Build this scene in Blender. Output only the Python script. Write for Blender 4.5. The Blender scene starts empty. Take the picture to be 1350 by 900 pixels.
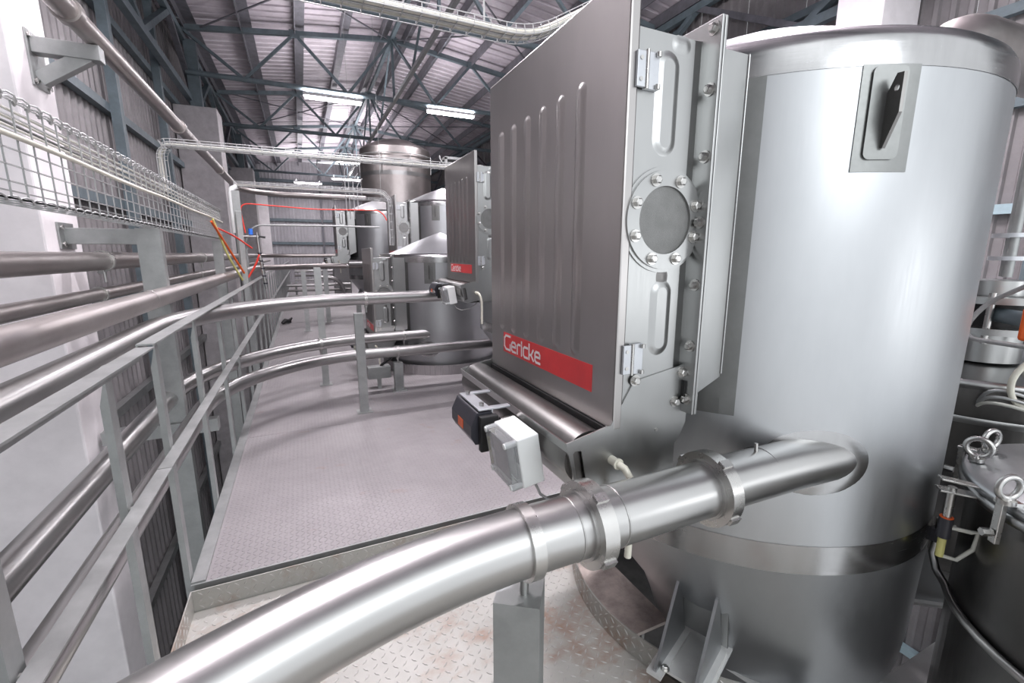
import bpy, bmesh, math, random
from mathutils import Vector, Matrix
random.seed(7)
PI = math.pi
scene = bpy.context.scene
COL = scene.collection
V = Vector

# ------------------------------------------------------------------ camera, world, lights, exposure
cam_data = bpy.data.cameras.new('camera')
cam = bpy.data.objects.new('camera', cam_data)
COL.objects.link(cam)
scene.camera = cam
cam_data.sensor_width = 36.0
cam_data.lens = 36.0 * 593.0 / 1350.0
cam_data.clip_start = 0.02
cam_data.clip_end = 200
cam.location = (0, 0, 0)
cam.rotation_euler = (math.radians(90 - 10.975), 0, -math.radians(24.79))

world = bpy.data.worlds.new('world')
scene.world = world
world.use_nodes = True
world.node_tree.nodes['Background'].inputs[0].default_value = (0.93, 0.96, 1.0, 1)
world.node_tree.nodes['Background'].inputs[1].default_value = .92

def area(name, loc, rot, sx, sy, watts, color=(1, 1, 1)):
    l = bpy.data.lights.new(name, 'AREA')
    l.shape = 'RECTANGLE'
    l.size = sx
    l.size_y = sy
    l.energy = watts
    l.color = color
    o = bpy.data.objects.new(name, l)
    COL.objects.link(o)
    o.location = loc
    o.rotation_euler = rot
    return o

# unseen lights added behind the camera for fill and shade
area('fill_light', (0.2, -2.4, 2.9), (math.radians(42), 0, math.radians(-5)), 3.2, 1.8, 9, (0.96, 0.98, 1.0))
area('fill_light', (3.6, -2.4, -0.25), (math.radians(88), 0, math.radians(24)), 0.8, 0.8, 5, (0.96, 0.98, 1.0))  # low side light, added to throw the small tank's shade on the vessel

_l = area('fill_light', (1.0, -2.4, 1.3), (0, 0, 0), 1.8, 1.4, 24, (0.93, 0.97, 1.0))  # cool fill, added to whiten the left columns
_l.rotation_euler = (Vector((-1.7, 3.4, -1.3)) - _l.location).to_track_quat('-Z', 'Y').to_euler()

scene.view_settings.view_transform = 'Standard'
scene.view_settings.look = 'None'
scene.view_settings.gamma = 1.0
scene.view_settings.use_curve_mapping = False
scene.view_settings.exposure = 0.52

# ------------------------------------------------------------------ materials
MATS = {}
def new_mat(name):
    m = bpy.data.materials.new(name)
    m.use_nodes = True
    nt = m.node_tree
    b = nt.nodes['Principled BSDF']
    return m, nt, b

def noise(nt, scale, stretch=(1, 1, 1), detail=4, rough=0.6, space='Object'):
    tc = nt.nodes.new('ShaderNodeTexCoord')
    mp = nt.nodes.new('ShaderNodeMapping')
    mp.inputs['Scale'].default_value = stretch
    nt.links.new(tc.outputs[space], mp.inputs[0])
    n = nt.nodes.new('ShaderNodeTexNoise')
    n.inputs['Scale'].default_value = scale
    n.inputs['Detail'].default_value = detail
    n.inputs['Roughness'].default_value = rough
    nt.links.new(mp.outputs[0], n.inputs['Vector'])
    return n

def ramp(nt, src, a, b, c0, c1):
    r = nt.nodes.new('ShaderNodeValToRGB')
    r.color_ramp.elements[0].position = a
    r.color_ramp.elements[1].position = b
    r.color_ramp.elements[0].color = c0 if len(c0) == 4 else (*c0, 1)
    r.color_ramp.elements[1].color = c1 if len(c1) == 4 else (*c1, 1)
    nt.links.new(src, r.inputs[0])
    return r

def metal(name, c0, c1, rlo, rhi, scale=3.0, stretch=(1, 1, 1), fine=(1, 1, 1), fine_scale=120, bump=0.02, metallic=1.0, aniso=0.0):
    m, nt, b = new_mat(name)
    b.inputs['Metallic'].default_value = metallic
    n = noise(nt, scale, stretch, 5, 0.65)
    r = ramp(nt, n.outputs[0], 0.3, 0.7, c0, c1)
    nt.links.new(r.outputs[0], b.inputs['Base Color'])
    n2 = noise(nt, fine_scale, fine, 3, 0.6)
    mx = nt.nodes.new('ShaderNodeMath'); mx.operation = 'ADD'
    nt.links.new(n.outputs[0], mx.inputs[0]); nt.links.new(n2.outputs[0], mx.inputs[1])
    mr = nt.nodes.new('ShaderNodeMapRange')
    mr.inputs['From Min'].default_value = 0.6; mr.inputs['From Max'].default_value = 1.4
    mr.inputs['To Min'].default_value = rlo; mr.inputs['To Max'].default_value = rhi
    nt.links.new(mx.outputs[0], mr.inputs['Value'])
    nt.links.new(mr.outputs[0], b.inputs['Roughness'])
    if bump:
        bp = nt.nodes.new('ShaderNodeBump')
        bp.inputs['Strength'].default_value = bump
        bp.inputs['Distance'].default_value = 0.01
        nt.links.new(n2.outputs[0], bp.inputs['Height'])
        nt.links.new(bp.outputs[0], b.inputs['Normal'])
    MATS[name] = m
    return m

def plain(name, col, rough=0.5, metallic=0.0, scale=8, var=0.12, bump=0.0, emit=None, strength=0):
    m, nt, b = new_mat(name)
    b.inputs['Metallic'].default_value = metallic
    b.inputs['Roughness'].default_value = rough
    n = noise(nt, scale, (1, 1, 1), 5, 0.65)
    lo = tuple(max(0, c * (1 - var)) for c in col); hi = tuple(min(1, c * (1 + var)) for c in col)
    r = ramp(nt, n.outputs[0], 0.3, 0.7, lo, hi)
    nt.links.new(r.outputs[0], b.inputs['Base Color'])
    if bump:
        bp = nt.nodes.new('ShaderNodeBump'); bp.inputs['Strength'].default_value = bump
        bp.inputs['Distance'].default_value = 0.01
        nt.links.new(n.outputs[0], bp.inputs['Height']); nt.links.new(bp.outputs[0], b.inputs['Normal'])
    if emit:
        b.inputs['Emission Color'].default_value = (*emit, 1)
        b.inputs['Emission Strength'].default_value = strength
    MATS[name] = m
    return m

S_VESSEL = metal('satin_stainless', (0.448, 0.460, 0.472), (0.528, 0.540, 0.552), .34, .44, 2.2, (1, 1, .5), (2, 2, .15), 60, .012)
S_POLISH = metal('polished_stainless', (0.368, 0.368, 0.368), (0.496, 0.496, 0.496), .16, .30, 5, (1, 1, .25), (.3, .3, 4), 40, .02)
S_SHEET = metal('sheet_stainless', (0.376, 0.380, 0.376), (0.448, 0.452, 0.448), .28, .38, 2.5, (1, 1, .5), (4, 4, .12), 70, .01)
S_DOOR = metal('door_stainless', (0.400, 0.384, 0.376), (0.480, 0.464, 0.456), .28, .36, 2.0, (1, 1, .3), (5, 5, .1), 70, .012)
S_PATCH = metal('ground_stainless', (.21, .215, .21), (.27, .275, .27), .36, .46, 6, (1, 1, 1), (1, 1, 1), 90, .01)
S_PIPE = metal('pipe_stainless', (0.456, 0.452, 0.444), (0.528, 0.524, 0.516), .28, .34, 3, (.4, .4, .4), (1, 1, 1), 30, 0)
S_BOLT = metal('bolt_stainless', (0.496, 0.488, 0.472), (0.600, 0.592, 0.576), .24, .32, 4, (1, 1, 1), (1, 1, 1), 30, .0)
S_DULL = metal('pickled_pipe_steel', (0.400, 0.364, 0.352), (0.480, 0.448, 0.436), .34, .44, 4, (1, 1, 1), (1, 1, 1), 25, 0)
S_DARK = metal('dark_stainless', (0.176, 0.172, 0.168), (0.256, 0.248, 0.240), .28, .42, 3, (1, 1, .5), (2, 2, .2), 60, .012)
GALV = metal('galvanised_steel', (0.336, 0.348, 0.344), (0.448, 0.460, 0.456), .42, .58, 9, (1, 1, 1), (1, 1, 1), 40, .0, .75)
WIRE = metal('zinc_wire', (0.440, 0.448, 0.448), (0.528, 0.536, 0.536), .35, .5, 20, (1, 1, 1), (1, 1, 1), 90, 0, .6)
ZINC = metal('zinc_plate', (0.528, 0.544, 0.576), (0.608, 0.624, 0.648), .34, .46, 20, (1, 1, 1), (1, 1, 1), 150, .0, .7)
BLUE = plain('blue_grey_paint', (.14, .18, .20), .5, 0, 6, .2)
PURL = plain('purlin_steel', (.17, .17, .19), .5, .2, 6, .25)
GIRT = plain('pale_blue_girt', (.42, .55, .60), .5, 0, 6, .12)
ROOF = plain('roof_sheeting', (.60, .55, .59), .55, .1, 3, .16)
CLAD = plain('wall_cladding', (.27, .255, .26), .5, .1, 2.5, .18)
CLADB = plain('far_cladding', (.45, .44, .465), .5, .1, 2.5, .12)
CONC = plain('painted_concrete', (.92, .885, .90), .75, 0, 3.5, .08, .12)
CONCG = plain('grey_concrete', (.50, .48, .49), .85, 0, 7, .16, .3)
GROUND = plain('concrete_ground', (.16, .155, .15), .8, 0, 2, .3)
BLACK = plain('black_rubber', (.012, .012, .013), .55, 0, 20, .3)
BLACKP = plain('black_plastic', (.035, .035, .045), .38, 0, 20, .2)
WHITEP = plain('white_plastic', (.86, .88, .87), .4, 0, 10, .03)
RED = plain('red_vinyl', (.72, .045, .05), .35, 0, 6, .12)
LETTER = plain('white_vinyl', (.86, .83, .83), .4, 0, 10, .03)
CABLE = plain('pale_cable', (.66, .66, .60), .5, 0, 30, .1)
CABLEG = plain('grey_cable', (.36, .36, .36), .5, 0, 30, .15)
HOSE = plain('cream_hose', (.72, .70, .60), .35, 0, 30, .08)
ORANGE = plain('orange_paint', (.75, .12, .02), .4, 0, 20, .1)
REDT = plain('red_tube', (.75, .06, .04), .35, 0, 20, .1)
BLUEC = plain('blue_cap', (.03, .16, .65), .35, 0, 20, .1)
YEL = plain('yellow_tube', (.62, .58, .22), .4, 0, 20, .1)
LAMPM = plain('lamp_housing', (.75, .75, .76), .4, 0, 10, .03)
GLOW = plain('lit_tube', (1, 1, 1), .4, 0, 10, 0, 0, (1, .97, 1), 14)
SCREEN = metal('screen_mesh', (.17, .17, .165), (.27, .27, .265), .40, .6, 8, (1, 1, 1), (1, 1, 1), 400, .25)
BEAM = plain('bright_beam_zinc', (.74, .74, .73), .45, .25, 7, .1)
PATINA = plain('rusty_sheet', (.42, .36, .33), .45, .6, 9, .35)

def clear_mat():
    m, nt, b = new_mat('clear_lid')
    b.inputs['Base Color'].default_value = (.80, .82, .83, 1)
    b.inputs['Roughness'].default_value = .12
    b.inputs['Transmission Weight'].default_value = .75
    b.inputs['IOR'].default_value = 1.25
    n = noise(nt, 10); r = ramp(nt, n.outputs[0], .3, .7, (.74, .76, .78), (.84, .86, .87))
    nt.links.new(r.outputs[0], b.inputs['Base Color'])
    return m
CLEAR = clear_mat()

def tread_mat(name, base_lo, base_hi, rust_shade, cell=.045, bump=.9):
    m, nt, b = new_mat(name)
    L = nt.links
    def math_(op, a, bb=None, c=None):
        n = nt.nodes.new('ShaderNodeMath'); n.operation = op
        for i, v in enumerate((a, bb, c)):
            if v is None: continue
            if isinstance(v, (int, float)): n.inputs[i].default_value = v
            else: L.new(v, n.inputs[i])
        return n.outputs[0]
    tc = nt.nodes.new('ShaderNodeTexCoord'); sp = nt.nodes.new('ShaderNodeSeparateXYZ')
    L.new(tc.outputs['Object'], sp.inputs[0])
    x = math_('DIVIDE', sp.outputs[0], cell); y = math_('DIVIDE', sp.outputs[1], cell)
    ix = math_('FLOOR', x); iy = math_('FLOOR', y)
    fx = math_('SUBTRACT', math_('SUBTRACT', x, ix), .5); fy = math_('SUBTRACT', math_('SUBTRACT', y, iy), .5)
    par = math_('MODULO', math_('ABSOLUTE', math_('ADD', ix, iy)), 2.0)
    s = math_('SUBTRACT', math_('MULTIPLY', par, 2.0), 1.0)
    fys = math_('MULTIPLY', fy, s)
    u = math_('MULTIPLY', math_('ADD', fx, fys), .7071); v = math_('MULTIPLY', math_('SUBTRACT', fx, fys), .7071)
    d = math_('SQRT', math_('ADD', math_('POWER', math_('DIVIDE', u, .46), 2.0), math_('POWER', math_('DIVIDE', v, .15), 2.0)))
    h = math_('SUBTRACT', 1.0, math_('MINIMUM', d, 1.0))
    hs = math_('MINIMUM', math_('MULTIPLY', h, 2.5), 1.0)
    bp = nt.nodes.new('ShaderNodeBump'); bp.inputs['Strength'].default_value = bump; bp.inputs['Distance'].default_value = .004
    L.new(hs, bp.inputs['Height']); L.new(bp.outputs[0], b.inputs['Normal'])
    n = noise(nt, 1.6, (1, 1, 1), 6, .65); r = ramp(nt, n.outputs[0], .3, .7, base_lo, base_hi)
    n2 = noise(nt, 2.3, (1, 1.4, 1), 7, .7); rm = ramp(nt, n2.outputs[0], .52 if rust_shade > .6 else .60, .70 if rust_shade > .6 else .74, (0, 0, 0), (rust_shade, rust_shade, rust_shade))
    mix = nt.nodes.new('ShaderNodeMixRGB'); L.new(rm.outputs[0], mix.inputs[0]); L.new(r.outputs[0], mix.inputs[1])
    mix.inputs[2].default_value = (.30, .17, .11, 1)
    L.new(mix.outputs[0], b.inputs['Base Color'])
    b.inputs['Metallic'].default_value = .35
    n3 = noise(nt, 14, (1, 1, 1), 4, .6)
    mr = nt.nodes.new('ShaderNodeMapRange'); mr.inputs['To Min'].default_value = .42; mr.inputs['To Max'].default_value = .68
    L.new(n3.outputs[0], mr.inputs['Value']); L.new(mr.outputs[0], b.inputs['Roughness'])
    return m
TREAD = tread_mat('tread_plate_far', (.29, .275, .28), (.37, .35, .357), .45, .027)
TREADN = tread_mat('tread_plate_near', (.38, .375, .35), (.50, .495, .465), .9, .05, 0.0)  # rust made heavier here, partly standing in for the pipe's brown shadow
TREADB = metal('tread_bar', (.44, .43, .41), (.56, .55, .53), .4, .55, 10, metallic=.35)

# ------------------------------------------------------------------ mesh builder
class MB:
    def __init__(s): s.v = []; s.f = []; s.s = []
    def add(s, vs, fs, smooth=False):
        o = len(s.v); s.v += [tuple(p) for p in vs]
        for f in fs: s.f.append(tuple(i + o for i in f)); s.s.append(smooth)
        return s
    def box(s, lo, hi, rot=None, about=None):
        x0, y0, z0 = lo; x1, y1, z1 = hi
        P = [V(p) for p in ((x0, y0, z0), (x1, y0, z0), (x1, y1, z0), (x0, y1, z0), (x0, y0, z1), (x1, y0, z1), (x1, y1, z1), (x0, y1, z1))]
        if rot is not None:
            c = V(about) if about else V(((x0 + x1) / 2, (y0 + y1) / 2, (z0 + z1) / 2))
            P = [rot @ (p - c) + c for p in P]
        return s.add(P, [(0, 3, 2, 1), (4, 5, 6, 7), (0, 1, 5, 4), (1, 2, 6, 5), (2, 3, 7, 6), (3, 0, 4, 7)])
    def bar(s, a, b, w, h, up=(0, 0, 1)):
        a = V(a); b = V(b); d = (b - a).normalized(); up = V(up)
        if abs(d.dot(up)) > .98: up = V((1, 0, 0))
        r = d.cross(up).normalized(); u = r.cross(d)
        P = [p + r * (i * w / 2) + u * (j * h / 2) for p in (a, b) for i, j in ((-1, -1), (1, -1), (1, 1), (-1, 1))]
        return s.add(P, [(0, 1, 2, 3), (7, 6, 5, 4), (0, 4, 5, 1), (1, 5, 6, 2), (2, 6, 7, 3), (3, 7, 4, 0)])
    def angle(s, a, b, w, t, u, v):     # L section: one leg along u, other along v
        a = V(a); b = V(b); u = V(u).normalized(); v = V(v).normalized()
        sec = [(0, 0), (w, 0), (w, t), (t, t), (t, w), (0, w)]
        P = [p + u * i + v * j for p in (a, b) for i, j in sec]
        return s.add(P, [(0, 1, 2, 3), (0, 3, 4, 5), (9, 8, 7, 6), (11, 10, 9, 6)] + [(i, i + 6, (i + 1) % 6 + 6, (i + 1) % 6) for i in range(6)])
    def cyl(s, a, b, r0, r1=None, n=20, cap=True, smooth=True):
        a = V(a); b = V(b); r1 = r0 if r1 is None else r1
        d = (b - a).normalized(); t = V((0, 0, 1)) if abs(d.z) < .9 else V((1, 0, 0))
        x = d.cross(t).normalized(); y = d.cross(x)
        A = [a + (x * math.cos(2 * PI * i / n) + y * math.sin(2 * PI * i / n)) * r0 for i in range(n)]
        B = [b + (x * math.cos(2 * PI * i / n) + y * math.sin(2 * PI * i / n)) * r1 for i in range(n)]
        s.add(A + B, [(i, (i + 1) % n, (i + 1) % n + n, i + n) for i in range(n)], smooth)
        if cap:
            s.add(A, [tuple(range(n - 1, -1, -1))]); s.add(B, [tuple(range(n))])
        return s
    def tube(s, pts, r, n=12, cap=True):
        pts = [V(p) for p in pts]; m = len(pts)
        T = [(pts[min(i + 1, m - 1)] - pts[max(i - 1, 0)]).normalized() for i in range(m)]
        t = V((0, 0, 1)) if abs(T[0].z) < .9 else V((1, 0, 0))
        x = T[0].cross(t).normalized(); rings = []
        for i in range(m):
            x = (x - T[i] * x.dot(T[i])).normalized(); y = T[i].cross(x)
            rr = r[i] if isinstance(r, (list, tuple)) else r
            rings.append([pts[i] + (x * math.cos(2 * PI * k / n) + y * math.sin(2 * PI * k / n)) * rr for k in range(n)])
        vs = [p for R in rings for p in R]
        s.add(vs, [(i * n + k, i * n + (k + 1) % n, (i + 1) * n + (k + 1) % n, (i + 1) * n + k) for i in range(m - 1) for k in range(n)], True)
        if cap:
            s.add(rings[0], [tuple(range(n - 1, -1, -1))]); s.add(rings[-1], [tuple(range(n))])
        return s
    def lathe(s, prof, c, n=64, a0=0, a1=2 * PI, smooth=True):   # prof [(r,z)] or [(r,z,dx,dy)]
        full = abs(a1 - a0 - 2 * PI) < 1e-6; m = n if full else n + 1; vs = []
        for q in prof:
            r, z = q[:2]; dx, dy = q[2:] if len(q) > 2 else (0, 0)
            vs += [(c[0] + dx + r * math.cos(a0 + (a1 - a0) * k / n), c[1] + dy + r * math.sin(a0 + (a1 - a0) * k / n), z) for k in range(m)]
        fs = [(i * m + k, i * m + (k + 1) % m, (i + 1) * m + (k + 1) % m, (i + 1) * m + k) for i in range(len(prof) - 1) for k in range(n)]
        return s.add(vs, fs, smooth)
    def prism(s, poly, o, u, v, t):     # polygon in the plane o+u,v swept along t
        o = V(o); u = V(u); v = V(v); t = V(t); n = len(poly)
        A = [o + u * p + v * q for p, q in poly]; B = [p + t for p in A]
        s.add(A, [tuple(range(n))]); s.add(B, [tuple(range(n - 1, -1, -1))])
        return s.add(A + B, [((i + 1) % n, i, i + n, (i + 1) % n + n) for i in range(n)])
    def torus(s, c, ax, R, r, n=24, m=10, a0=0, a1=2 * PI):
        c = V(c); ax = V(ax).normalized(); t = V((0, 0, 1)) if abs(ax.z) < .9 else V((1, 0, 0))
        x = ax.cross(t).normalized(); y = ax.cross(x)
        full = abs(a1 - a0 - 2 * PI) < 1e-6; N = n if full else n + 1; vs = []
        for i in range(N):
            a = a0 + (a1 - a0) * i / n; d = x * math.cos(a) + y * math.sin(a)
            vs += [c + d * (R + r * math.cos(2 * PI * k / m)) + ax * (r * math.sin(2 * PI * k / m)) for k in range(m)]
        return s.add(vs, [(i * m + k, i * m + (k + 1) % m, ((i + 1) % N) * m + (k + 1) % m, ((i + 1) % N) * m + k) for i in range(n) for k in range(m)], True)
    def ring(s, c, ax, ri, ro, h, n=40):   # flat washer with thickness h along ax
        c = V(c); ax = V(ax).normalized(); t = V((0, 0, 1)) if abs(ax.z) < .9 else V((1, 0, 0))
        x = ax.cross(t).normalized(); y = ax.cross(x)
        def R(r, z): return [c + ax * z + (x * math.cos(2 * PI * i / n) + y * math.sin(2 * PI * i / n)) * r for i in range(n)]
        for (ra, za), (rb, zb), sm in (((ri, h), (ro, h), 0), ((ro, h), (ro, 0), 1), ((ro, 0), (ri, 0), 0), ((ri, 0), (ri, h), 1)):
            s.add(R(ra, za) + R(rb, zb), [(i, i + n, (i + 1) % n + n, (i + 1) % n) for i in range(n)], bool(sm))
        return s
    def build(s, name, mat, parent=None, bevel=0):
        o0 = V(parent['_o']) if parent is not None else V((0, 0, 0))
        me = bpy.data.meshes.new(name)
        me.from_pydata([tuple(V(p) - o0) for p in s.v], [], s.f)
        me.polygons.foreach_set('use_smooth', s.s)
        bm = bmesh.new(); bm.from_mesh(me); bmesh.ops.recalc_face_normals(bm, faces=bm.faces); bm.to_mesh(me); bm.free()
        me.materials.append(mat)
        o = bpy.data.objects.new(name, me); COL.objects.link(o)
        if parent is not None:
            o.parent = parent
        o['_o'] = tuple(o0)
        if bevel:
            b = o.modifiers.new('bevel', 'BEVEL'); b.width = bevel; b.segments = 2; b.limit_method = 'ANGLE'; b.angle_limit = math.radians(40)
        return o
    def top(s, name, mat, origin, label, cat, group=None, kind=None, bevel=0):   # a thing that is one mesh
        s.v = [tuple(V(p) - V(origin)) for p in s.v]
        o = s.build(name, mat, None, bevel); o.location = origin; o['_o'] = tuple(origin)
        return tag(o, label, cat, group, kind)

def tag(o, label, cat, group=None, kind=None):
    o['label'] = label; o['category'] = cat
    if group: o['group'] = group
    if kind: o['kind'] = kind
    return o
def thing(name, loc, label, cat, group=None, kind=None):
    o = bpy.data.objects.new(name, None); COL.objects.link(o); o.location = loc; o['_o'] = tuple(loc)
    o.empty_display_size = .1
    return tag(o, label, cat, group, kind)
def inst(me, name, parent, loc, rot=None, scale=None):     # another piece sharing mesh data
    o = bpy.data.objects.new(name, me); COL.objects.link(o)
    if parent is not None:
        o.parent = parent; o.location = V(loc) - V(parent['_o'])
        o['_o'] = parent['_o']
    else: o.location = loc
    if rot: o.rotation_euler = rot
    if scale: o.scale = scale
    return o
def copy_tree(o, parent=None):
    c = o.copy(); COL.objects.link(c)
    if parent is not None: c.parent = parent
    for ch in list(o.children): copy_tree(ch, c)
    return c
def mesh_of(mb, name, mat):
    o = mb.build(name, mat); me = o.data; bpy.data.objects.remove(o); return me
def arc(c, r, a0, a1, n, z): return [(c[0] + r * math.cos(a0 + (a1 - a0) * i / n), c[1] + r * math.sin(a0 + (a1 - a0) * i / n), z) for i in range(n + 1)]

# hex bolt head meshes: head pointing to -Y and to -X
def bolt_mesh(ax):
    m = MB(); ax = V(ax)
    m.cyl((0, 0, 0), ax * .003, .0155, n=14, smooth=False)
    m.cyl(ax * .003, ax * .0125, .0105, n=6, smooth=False); m.cyl(ax * .0125, ax * .0145, .0105, .0075, n=6, smooth=False)
    return mesh_of(m, 'bolt', S_BOLT)
BOLT_Y = bolt_mesh((0, -1, 0)); BOLT_X = bolt_mesh((-1, 0, 0)); BOLT_Z = bolt_mesh((0, 0, 1))

# ------------------------------------------------------------------ setting: floors
FZ, NZ, GZ = -1.45, -1.55, -6.5
def plate_with_holes(x0, x1, y0, y1, z, t, circles, n=48):
    """rectangular plate with circular holes, as a bmesh grid fill"""
    bm = bmesh.new(); edges = []
    def loop(pts):
        vs = [bm.verts.new(p) for p in pts]
        for i in range(len(vs)): edges.append(bm.edges.new((vs[i], vs[(i + 1) % len(vs)])))
    loop([(x0, y0, 0), (x1, y0, 0), (x1, y1, 0), (x0, y1, 0)])
    for (cx, cy, r) in circles: loop([(cx + r * math.cos(2 * PI * i / n), cy + r * math.sin(2 * PI * i / n), 0) for i in range(n)])
    bmesh.ops.triangle_fill(bm, use_beauty=True, edges=edges)
    m = MB(); bm.verts.index_update()
    top = [(v.co.x, v.co.y, z) for v in bm.verts]; bot = [(v.co.x, v.co.y, z - t) for v in bm.verts]
    fs = [tuple(v.index for v in f.verts) for f in bm.faces]
    m.add(top, fs); m.add(bot, [f[::-1] for f in fs])
    be = [(e.verts[0].index, e.verts[1].index) for e in bm.edges if len(e.link_faces) == 1]
    k = len(top); m.add(top + bot, [(a, b, b + k, a + k) for a, b in be]); bm.free()
    return m

U3 = (1.70, 5.95)                  # axis of the lower vessel behind
far = thing('floor', (-.55, 2.2, FZ), 'raised steel tread plate walkway floor stretching to the far wall', 'floor', None, 'structure')
ys = [2.2, 3.98, 7.9, 11.6, 15.3, 19.0, 22.7, 26.6]
for i in range(len(ys) - 1):
    for (xa, xb) in ((-.55, 3.0), (3.0, 5.6)):
        holes = [(U3[0], U3[1], .80)] if (ys[i] < U3[1] < ys[i + 1] and xa < U3[0] < xb) else []
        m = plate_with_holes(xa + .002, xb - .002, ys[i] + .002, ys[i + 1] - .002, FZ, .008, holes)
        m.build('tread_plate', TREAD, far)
# edge angle along the rail, fascia towards the camera, beams below
MB().box((-.56, 2.2, FZ - .012), (-.505, 26.5, FZ + .012)).build('edge_angle', GALV, far)
MB().box((-.56, 2.19, FZ - .03), (5.6, 2.2, FZ + .004)).build('front_edge', GALV, far)
MB().box((-.50, 2.24, FZ - .26), (5.6, 2.30, FZ - .012)).build('front_beam', S_DARK, far)
for y in (5.0, 8.0, 11.5, 15, 19, 23):
    MB().box((-.5, y, FZ - .26), (5.6, y + .09, FZ - .012)).build('cross_beam', S_DARK, far)
kick_prof = [(.80, FZ), (.80, FZ + .12), (.806, FZ + .12), (.806, FZ)]
MB().lathe(kick_prof + [kick_prof[0]], U3, 72, smooth=False).build('kick_plate', TREAD, far)

# near tread plate tray with notch round the near vessel
K = (1.74, 1.36); KR = .70
aa = math.acos((1.5 - K[0]) / KR)
notch = [(K[0] + KR * math.cos(a), K[1] + KR * math.sin(a)) for a in [(2 * PI - aa) + ((aa) - (2 * PI - aa)) * i / 40 for i in range(41)]]
poly = [(-.55, -1.6), (1.5, -1.6)] + notch + [(1.5, 2.15), (-.55, 2.15)]
near = thing('floor', (-.55, 0, NZ), 'near diamond tread plate floor under the big bent pipe with upturned kick edges', 'floor', None, 'structure')
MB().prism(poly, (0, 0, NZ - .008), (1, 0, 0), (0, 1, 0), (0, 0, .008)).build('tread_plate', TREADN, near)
MB().box((-.555, -1.6, NZ), (-.55, 2.15, NZ + .10)).build('kick_plate', TREADN, near)
MB().box((-.555, 2.15, NZ), (1.5, 2.155, NZ + .10)).build('kick_plate', TREADN, near)
a_lo, a_hi = aa, 2 * PI - aa
MB().lathe([(KR, NZ), (KR, NZ + .10), (KR + .006, NZ + .10), (KR + .006, NZ), (KR, NZ)], K, 60, a_lo, a_hi, False).build('kick_plate', TREADN, near)
def tread_bars():
    m = MB(); c = .035
    def bar(p, d, nrm):
        p = V(p); d = V(d).normalized(); nrm = V(nrm); w = nrm.cross(d)
        L_, W_, H_ = .0145, .0042, .0022
        P = [p - d * L_, p - w * W_, p + d * L_, p + w * W_, p - d * L_ * .55 + nrm * H_, p - w * W_ * .4 + nrm * H_, p + d * L_ * .55 + nrm * H_, p + w * W_ * .4 + nrm * H_]
        m.add(P, [(0, 1, 5, 4), (1, 2, 6, 5), (2, 3, 7, 6), (3, 0, 4, 7), (4, 5, 6, 7)], False)
    for i in range(int(2.05 / c)):
        for j in range(int(1.75 / c)):
            x = -.53 + i * c; y = .42 + j * c
            if y > 2.12 or math.hypot(x - K[0], y - K[1]) < KR + .02 or x > 1.48: continue
            s = 1 if (i + j) % 2 else -1
            bar((x, y, NZ), (1, s, 0), (0, 0, 1))
    for i in range(int(2.0 / c)):
        for j in range(3):
            s = 1 if (i + j) % 2 else -1
            bar((-.52 + i * c, 2.15, NZ + .018 + j * (c-.003)), (1, 0, s), (0, -1, 0))
    for i in range(int(1.6 / c)):
        for j in range(3):
            s = 1 if (i + j) % 2 else -1
            bar((-.55, .5 + i * c, NZ + .018 + j * (c-.003)), (0, 1, s), (1, 0, 0))
    n = int(KR * (a_hi - a_lo) / c)
    for i in range(n):
        a = a_lo + (i + .5) / n * (a_hi - a_lo); rd = V((math.cos(a), math.sin(a), 0)); tg = V((-math.sin(a), math.cos(a), 0))
        for j in range(3):
            s = 1 if (i + j) % 2 else -1
            bar(V((K[0], K[1], NZ + .018 + j * (c-.003))) + rd * (KR + .0062), tg + V((0, 0, s)), rd)
    return m
o = tread_bars().build('tread_bars', TREADB, near); o['kind'] = 'stuff'
# steel carrying the near vessel, seen through the notch
MB().box((1.08, 1.26, NZ - .04), (1.34, 2.3, NZ - .025)).build('beam_flange', PATINA, near)
MB().box((1.20, 1.27, NZ - .28), (1.215, 2.3, NZ - .04)).build('beam_web', S_DARK, near)
MB().box((1.3, 2.02, NZ - .25), (3.4, 2.07, NZ - .03)).build('beam_web', S_DARK, near)
MB().box((1.3, 1.95, NZ - .03), (3.4, 2.14, NZ - .018)).build('beam_flange', S_DULL, near)
MB().prism([(2.70, .74), (3.2, .74), (3.2, 1.25), (2.95, 1.25)], (0, 0, NZ - .06), (1, 0, 0), (0, 1, 0), (0, 0, .015)).build('beam_flange', BEAM, near)
MB().box((1.86, .58, NZ - .06), (2.9, .72, NZ - .045)).build('beam_flange', BEAM, near)
MB().box((1.92, .64, NZ - .3), (2.9, .655, NZ - .06)).build('beam_web', S_DARK, near)

g = MB().box((-2.3, -3, GZ - .1), (7.2, 27.5, GZ)).top('floor', GROUND, (2, 12, GZ), 'dim concrete ground floor far below the walkway', 'floor', None, 'structure')

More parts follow.
